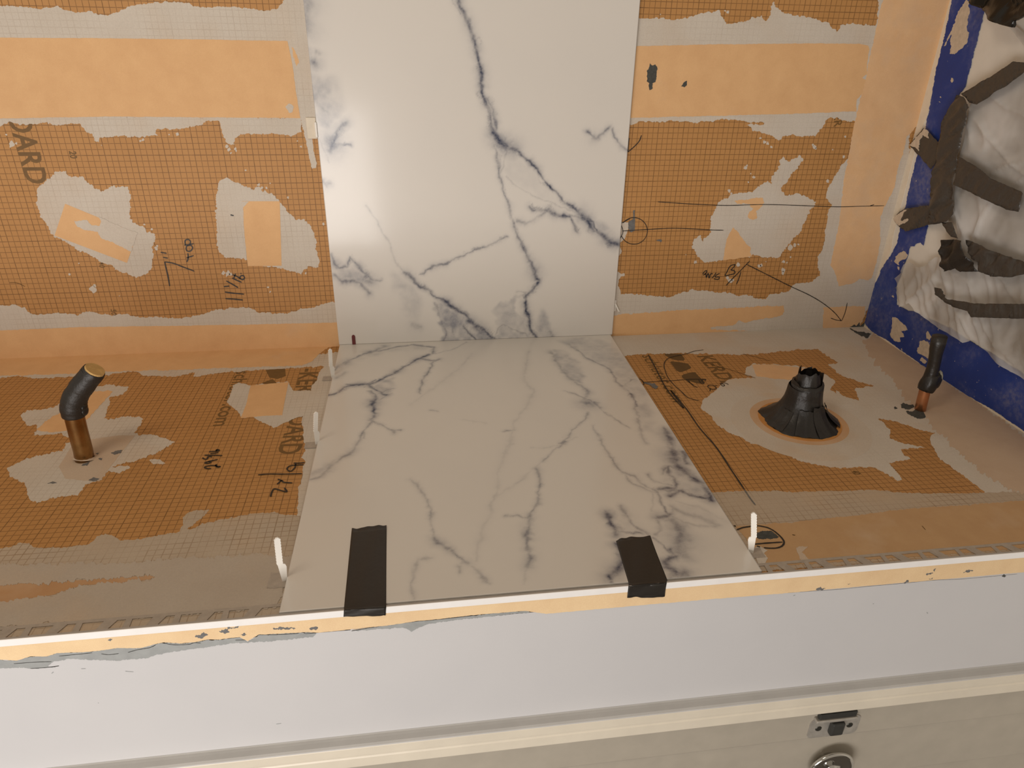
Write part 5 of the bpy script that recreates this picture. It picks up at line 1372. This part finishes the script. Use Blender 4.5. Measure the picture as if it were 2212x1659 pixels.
for par, crop, pts in ((tab1, 'C4', [(510, 1040), (560, 970), (610, 918), (640, 945), (640, 990), (600, 960), (580, 1010), (570, 1080)]), (tab2, 'C4', [(392, 1568), (440, 1515), (510, 1500), (520, 1550), (470, 1600), (430, 1615)])):
    poly = [G(crop, pts)]
    S('thinset_smear', RIGHT, crop, pts, 1.02, 1.12, m_smear, par, None, 1.2, 140 + len(pts))
# black bag in the top corner
bag = strip('U', [(930, -120), (940, 0), (985, 70), (1040, 120), (1120, 170), (1200, 230), (1330, 300), (1420, 350), (1530, 380), (1560, 340), (1570, 290), (1700, 240), (1900, 150), (1900, -120)], 2.7, m_bag, 'glossy black plastic bag hanging in the top right corner', 145, .4, 'bag', .6, 2.0, 4.5)

# ------------------------------------------------------------------ pipes and the taped stub
pipe = empty('bent_pipe', (-2.8, -38.7, 0))
tag(pipe, 'aged brass pipe rising from the left deck, bent top wrapped in black tape', 'pipe')
tube('tube', [(-2.95, -38.9, -.6), (-2.85, -38.7, 1.5), (-2.75, -38.7, 4.5), (-2.6, -38.7, 7.9), (-2.5, -38.7, 8.6)], [1.32] * 5, m_brass, pipe, 32)
tp = [(-2.62, -38.7, 7.5), (-2.5, -38.7, 8.6), (-2.2, -38.7, 9.6), (-1.65, -38.6, 10.6), (-.75, -38.5, 11.75), (.3, -38.4, 12.9), (1.35, -38.3, 14.0), (1.75, -38.3, 14.5)]
tpp = []; trr = []
for i in range(len(tp) - 1):
    for t in np.linspace(0, 1, 6, endpoint=False):
        tpp.append(tuple(np.array(tp[i]) * (1 - t) + np.array(tp[i + 1]) * t)); k_ = i + t
        trr.append(np.interp(k_, range(8), [1.60, 1.66, 1.66, 1.63, 1.60, 1.58, 1.52, 1.48]) + (.045 if int(k_ * 1.25) % 2 else 0))
tube('tape_wrap', tpp, trr, m_wrap, pipe, 32, True, True, None, .006, 4, 'black tape around the bend')
tube('end_plug', [(1.6, -38.3, 14.3), (1.85, -38.3, 14.62)], [1.40, 1.34], m_tan, pipe, 24, True, False, None, .02, 5, 'tan plug in the open pipe end')
bm = bmesh.new()
for k, (x, z, w) in enumerate(((-.95, 8.2, .42), (-.85, 8.9, .38), (-.7, 9.6, .33), (-.45, 10.3, .3))):
    r = bmesh.ops.create_icosphere(bm, subdivisions=2, radius=1)
    q = random.Random(k)
    for v in r['verts']:
        v.co = Vector((x + v.co.x * w * q.uniform(.7, 1.2), -38.7 + v.co.y * .9, z + v.co.z * .75))
finish_bm('tape_flap', bm, m_elec, pipe, True)
tube('foot_sleeve', [(-2.9, -38.8, .05), (-2.88, -38.75, .2), (-2.85, -38.7, .4)], [1.6, 1.42, 1.33], m_thin_warm, pipe, 24, False, True, None, .04, 6, 'thinset-coated membrane sleeve at the pipe foot')

cp = empty('copper_pipe', (135.8, -37.7, 0))
tag(cp, 'copper pipe stub wrapped in black tape near the right wall', 'pipe')
tube('tube', [(135.9, -37.7, -.5), (135.7, -37.7, 1.6), (135.55, -37.7, 4.2), (135.6, -37.7, 6.0)], [.92] * 4, m_copper, cp, 24)
tube('tape_wrap', [(135.6, -37.7, 4.3), (135.7, -37.7, 6.2), (135.75, -37.7, 8.0), (135.6, -37.7, 9.5), (135.4, -37.7, 11.0), (135.3, -37.7, 11.6), (135.2, -37.7, 13.0), (135.1, -37.7, 14.2)],
     [1.12, 1.08, 1.02, 1.0, 1.02, 1.12, 1.18, 1.18], m_elec, cp, 24, True, True, None, .02, 8, 'black tape sleeve')
tube('tape_bundle', [(135.6, -37.75, 4.0), (135.7, -37.75, 4.6), (135.8, -37.8, 5.6), (135.95, -37.75, 6.6), (136.0, -37.7, 7.0)], [1.3, 1.45, 1.4, 1.25, 1.1], m_elec, cp, 24, True, True, None, .06, 9)
bm = bmesh.new()
r = bmesh.ops.create_icosphere(bm, subdivisions=3, radius=1)
q = random.Random(12)
for v in r['verts']:
    s_ = q.uniform(.9, 1.12)
    v.co = Vector((137.1 + v.co.x * .95 * s_, -37.7 + v.co.y * .7, 5.6 + v.co.z * 1.55 * s_))
finish_bm('tape_flap', bm, m_elec, cp, True)
bm = bmesh.new()
r = bmesh.ops.create_icosphere(bm, subdivisions=3, radius=1)
for v in r['verts']:
    s_ = q.uniform(.9, 1.12)
    v.co = Vector((137.75 + v.co.x * .55 * s_, -37.4 + v.co.y * .7, 5.7 + v.co.z * 1.7 * s_))
finish_bm('foam_scrap', bm, flat_mat('grey_green_foam', (0.30, 0.29, 0.23), .8), cp, True, 'pale foam scrap squeezed out of the tape')

stub = empty('taped_stub', (112.3, -39.0, 0))
tag(stub, 'black tape-wrapped drain stub flaring out over an orange gasket', 'drain stub')


def stub_mesh(name, zr, seg, folds, rag, seed, shift, mat=m_elec):
    q = random.Random(seed); bm = bmesh.new(); rings = []
    ph = [q.uniform(0, 6.28) for _ in range(8)]
    rg = noise_loop(seg, 40, [(7, 1.0), (3, .6)], q)
    for i, (z, r) in enumerate(zr):
        t = i / (len(zr) - 1)
        ring = []
        for k in range(seg):
            a = 2 * math.pi * k / seg
            f = folds * (1 - t) * (.55 * math.sin(5 * a + ph[0]) + .4 * math.sin(9 * a + ph[1] + z * .5) + .3 * abs(math.sin(13 * a + ph[2])))
            rr_ = r * (1 + f * .5) + q.uniform(-.03, .03)
            zz = z + (rg[k] * rag if i >= len(zr) - 2 else 0) + (abs(math.sin(3 * a + ph[3])) * .10 if i == 0 else 0)
            ring.append(bm.verts.new((112.3 + shift[0] * t + rr_ * math.cos(a), -39.0 + shift[1] * t + rr_ * math.sin(a), zz)))
        rings.append(ring)
    for r0, r1 in zip(rings, rings[1:]):
        for k in range(seg):
            bm.faces.new((r0[k], r0[(k + 1) % seg], r1[(k + 1) % seg], r1[k]))
    o = finish_bm(name, bm, mat, stub, True)
    return o


stub_mesh('skirt', [(.10, 6.3), (.25, 6.2), (.7, 5.6), (1.3, 4.7), (2.0, 4.0), (2.9, 3.45), (4.0, 3.1), (5.2, 2.9), (6.3, 2.8), (6.6, 2.7)], 96, .16, .05, 3, (-.2, .1))
stub_mesh('collar', [(3.6, 2.9), (4.4, 2.75), (5.5, 2.68), (6.4, 2.62), (7.3, 2.55), (7.35, 2.2)], 64, .05, .18, 5, (-.05, 0))
stub_mesh('inner_sleeve', [(5.0, 2.1), (6.4, 2.1), (7.2, 2.05), (8.0, 1.95), (8.8, 1.75), (9.2, 1.6)], 64, .05, .75, 9, (-.2, .1))
for i, (a0, w, z0, z1, ro) in enumerate(((-1.9, .55, .3, 3.6, 5.6), (-1.25, .62, .2, 4.2, 5.9), (-2.75, .5, .3, 3.0, 5.7), (-.35, .5, .25, 3.4, 5.7), (.3, .4, .3, 3.4, 5.5))):
    bm = bmesh.new(); rows = []
    for j in range(9):
        t = j / 8
        z = z0 + (z1 - z0) * t
        r = np.interp(z, [.1, .7, 1.3, 2.0, 2.9, 4.0, 5.2], [6.45, 5.75, 4.85, 4.15, 3.6, 3.25, 3.1]) + .22
        ww = w * (1 - .25 * t) * (1 + 1.0 * t * .6)
        rows.append([bm.verts.new((112.3 + r * math.cos(a0 + (k / 6 - .5) * ww), -39.0 + r * math.sin(a0 + (k / 6 - .5) * ww), z + .10 * math.sin(k * 2 + i))) for k in range(7)])
    for r0, r1 in zip(rows, rows[1:]):
        for k in range(6):
            bm.faces.new((r0[k], r0[k + 1], r1[k + 1], r1[k]))
    finish_bm('tape_piece', bm, m_elec, stub, True)
# torn peaks on the rim
bm = bmesh.new()
for a0, zt, r0 in ((2.6, 10.4, 1.75), (2.1, 9.8, 1.75), (-.1, 9.2, 2.35), (.35, 8.9, 2.4), (3.4, 8.1, 2.72), (1.0, 9.5, 1.8)):
    P = [bm.verts.new((112.15 + r0 * math.cos(a0 + d), -38.95 + r0 * math.sin(a0 + d), z)) for d, z in ((-.4, 7.2), (.4, 7.2), (.28, zt - .35), (-.12, zt))]
    bm.faces.new(P)
finish_bm('torn_edge', bm, m_elec, stub)

# ------------------------------------------------------------------ black tape strips holding the flat tile
def tape_over_edge(pl, pr, fl, fr, bl, br, lab, seed):
    """tape from the tile top (pl..pr far end, fl..fr at the tile edge) folded down over the trim (bl..br); traced pixels"""
    q = random.Random(seed)
    top = HD + .03
    A = [np.array(DECK.uv(p, top)) for p in (pl, pr, fr, fl)]
    n = 22; rows = []
    tear = noise_loop(n * 2, 30, [(6, 1), (2.2, .8)], q)
    m = 16
    for j in range(m + 1):
        t = j / m
        row = []
        for i in range(n + 1):
            s = i / n
            c = (A[0] * (1 - s) + A[1] * s) * (1 - t) + (A[3] * (1 - s) + A[2] * s) * t
            if j == 0:
                c = c + np.array([0, tear[i] * .22])
            row.append((c[0], c[1], top + .02 * math.sin(s * 9 + t * 5) + (.10 * (1 - t) ** 6 * s)))
        rows.append(row)
    B = [np.array(FRONT.uv(p, .16)) for p in (fl, fr, br, bl)]
    for j in range(0, 7):
        t = j / 6
        row = []
        for i in range(n + 1):
            s = i / n
            c = (B[0] * (1 - s) + B[1] * s) * (1 - t) + (B[3] * (1 - s) + B[2] * s) * t
            if j == 6:
                c = c + np.array([0, tear[n + i % n] * .13])
            z = c[1] if j else HD + .02
            row.append(tuple(FRONT.pt((c[0], z), .16 + .03 * math.sin(s * 7 + j))))
        rows.append(row)
    bm = bmesh.new()
    V = [[bm.verts.new(p) for p in r] for r in rows]
    for r0, r1 in zip(V, V[1:]):
        for i in range(n):
            bm.faces.new((r0[i], r1[i], r1[i + 1], r0[i + 1]))
    c = np.mean([p for r in rows for p in r], axis=0)
    o = finish_bm('duct_tape_strip', bm, m_duct, None, True, None, tuple(c))
    md = o.modifiers.new('thickness', 'SOLIDIFY'); md.thickness = .0003; md.offset = 1
    tag(o, lab, 'tape')


tape_over_edge((760, 1143), (835, 1137), (743, 1314), (834, 1308), (742, 1333), (833, 1330), 'left black duct tape strip folded over the front edge of the flat tile', 5)
tape_over_edge((1330, 1166), (1404, 1157), (1358, 1260), (1441, 1252), (1355, 1291), (1436, 1288), 'right black duct tape strip folded over the front edge of the flat tile', 8)

# ------------------------------------------------------------------ levelling clips and spacers
def clip(base, h, ang, lean, lab, fin=True, w=.62):
    """white nylon levelling clip: foot plate, fin and toothed strap"""
    c = empty('leveling_clip', base)
    ca, sa = math.cos(ang), math.sin(ang)

    def pt(a, z, t):      # a across the strap, t through its thickness
        return (base[0] + a * ca - t * sa + lean[0] * z, base[1] + a * sa + t * ca + lean[1] * z, base[2] + z)

    z0 = h * .42
    prof_l = []; prof_r = []
    n = 9
    for k in range(n):
        za = z0 + (h - z0) * k / n; zb = z0 + (h - z0) * (k + .55) / n
        prof_l += [(-w * .5, za), (-w * .5 - .07, zb)]
        prof_r += [(w * .5, za), (w * .5 + .05, zb)]
    out = prof_r + [(w * .38, h - .05), (w * .15, h + .12), (-w * .15, h + .12), (-w * .38, h - .05)] + prof_l[::-1]
    bm = bmesh.new()
    F = [bm.verts.new(pt(a, z, -.11)) for a, z in out]; K = [bm.verts.new(pt(a, z, .11)) for a, z in out]
    bm.faces.new(F); bm.faces.new(K[::-1])
    for i in range(len(out)):
        bm.faces.new((F[i], K[i], K[(i + 1) % len(out)], F[(i + 1) % len(out)]))
    finish_bm('strap', bm, m_clip, c, False)
    fo = [(-w * .45, z0 + .02), (w * .45, z0 + .02), (w * .95, z0 - .2), (w * 1.15, z0 - .6), (w * 1.05, .3), (w * .8, .05), (w * .1, .05)]
    bm = bmesh.new()
    F = [bm.verts.new(pt(a, z, -.07)) for a, z in fo]; K = [bm.verts.new(pt(a, z, .07)) for a, z in fo]
    bm.faces.new(F); bm.faces.new(K[::-1])
    for i in range(len(fo)):
        bm.faces.new((F[i], K[i], K[(i + 1) % len(fo)], F[(i + 1) % len(fo)]))
    finish_bm('fin', bm, m_clip, c, False)
    bm = bmesh.new()
    x0, x1 = (-1.6, 1.2)
    t = [bm.verts.new((base[0] + a, base[1] + b, base[2] + .05)) for a, b in ((x0, -.9), (x1, -.9), (x1, .9), (x0, .9))]
    b_ = [bm.verts.new((base[0] + a, base[1] + b, base[2])) for a, b in ((x0, -.9), (x1, -.9), (x1, .9), (x0, .9))]
    bm.faces.new(t)
    for i in range(4):
        bm.faces.new((t[i], b_[i], b_[(i + 1) % 4], t[(i + 1) % 4]))
    finish_bm('foot_plate', bm, m_leg_trim, c)
    tag(c, lab, 'tile clip', 'white levelling clips along the flat tile')
    return c


def clip_at(base_px, top_px, ang, lab, **k):
    b = DECK.pt(DECK.uv(base_px, 0), 0)
    best = None
    for z in np.linspace(1, 12, 111):
        c = RC @ (np.array([b[0], b[1], z]) - CAM)
        v = 829.5 + FPX * c[1] / c[2]; u_ = 1106 + FPX * c[0] / c[2]
        if best is None or abs(v - top_px[1]) < best[0]:
            best = (abs(v - top_px[1]), z, u_)
    z = best[1]
    ln = (top_px[0] - best[2]) / 15.0 / z
    clip((b[0], b[1], .07), z - .15, ang, (ln, 0), lab, **k)


clip_at((609, 1258), (597, 1162), .35, 'white toothed clip at the front left corner of the flat tile')
clip_at((681, 962), (683, 891), .6, 'white toothed clip halfway along the left side of the flat tile')
clip_at((716, 818), (714, 754), .6, 'white toothed clip at the back left corner of the flat tile')
clip_at((1628, 1196), (1630, 1106), 2.8, 'white toothed clip at the front right of the flat tile by the drawn circle')

# a stub of clip at each side of the upright tile
b = WALL.pt(WALL.uv((671, 275), .6), 0)
c1 = empty('leveling_clip', (b[0], -.3, b[2]))
bm = bmesh.new(); bm_box(bm, b[0] - .75, b[0] + .95, -.30, -.05, b[2] - 2.0, b[2] + 1.6, .08); finish_bm('foot_plate', bm, m_bead, c1)
bm = bmesh.new(); bm_box(bm, b[0] + .75, b[0] + 1.15, -1.05, -.2, b[2] - 1.7, b[2] + .9, .12); finish_bm('snapped_strap', bm, m_clip, c1)
tag(c1, 'broken clip foot at the left edge of the upright tile', 'tile clip')
b = WALL.pt(WALL.uv((1331, 662), .6), 0)
c2 = empty('leveling_clip', (b[0], -.3, b[2]))
bm = bmesh.new()
for v in bmesh.ops.create_cube(bm, size=1.0)['verts']:
    v.co = Vector((b[0] + .25 + v.co.x * .35 - v.co.z * 1.0, -.42 + v.co.y * .2, b[2] - .3 + v.co.z * 1.9))
finish_bm('snapped_strap', bm, m_clip, c2)
bm = bmesh.new(); bm_box(bm, b[0] - .55, b[0] + .05, -.34, -.06, b[2] - 1.2, b[2] + 1.3, .06); finish_bm('foot_plate', bm, m_clip, c2)
tag(c2, 'broken clip strap at the lower right edge of the upright tile', 'tile clip')

# red spacer
b = WALL.pt(WALL.uv((765, 746), HW + .15), HW + .15)
bm = bmesh.new()
x, z = b[0], HD + .06
out = [(-.33, 0), (.33, 0), (.33, 1.75), (.22, 1.98), (0, 2.08), (-.22, 1.98), (-.33, 1.75)]
F = [bm.verts.new((x + a, -HW - .16, z + h_)) for a, h_ in out]; K = [bm.verts.new((x + a, -HW - .02, z + h_)) for a, h_ in out]
bm.faces.new(F); bm.faces.new(K[::-1])
for i in range(len(out)):
    bm.faces.new((F[i], K[i], K[(i + 1) % len(out)], F[(i + 1) % len(out)]))
o = finish_bm('tile_spacer', bm, m_red, None, False, None, (x, -HW - .1, z))
tag(o, 'dark red spacer tab standing at the left foot of the upright tile', 'spacer')
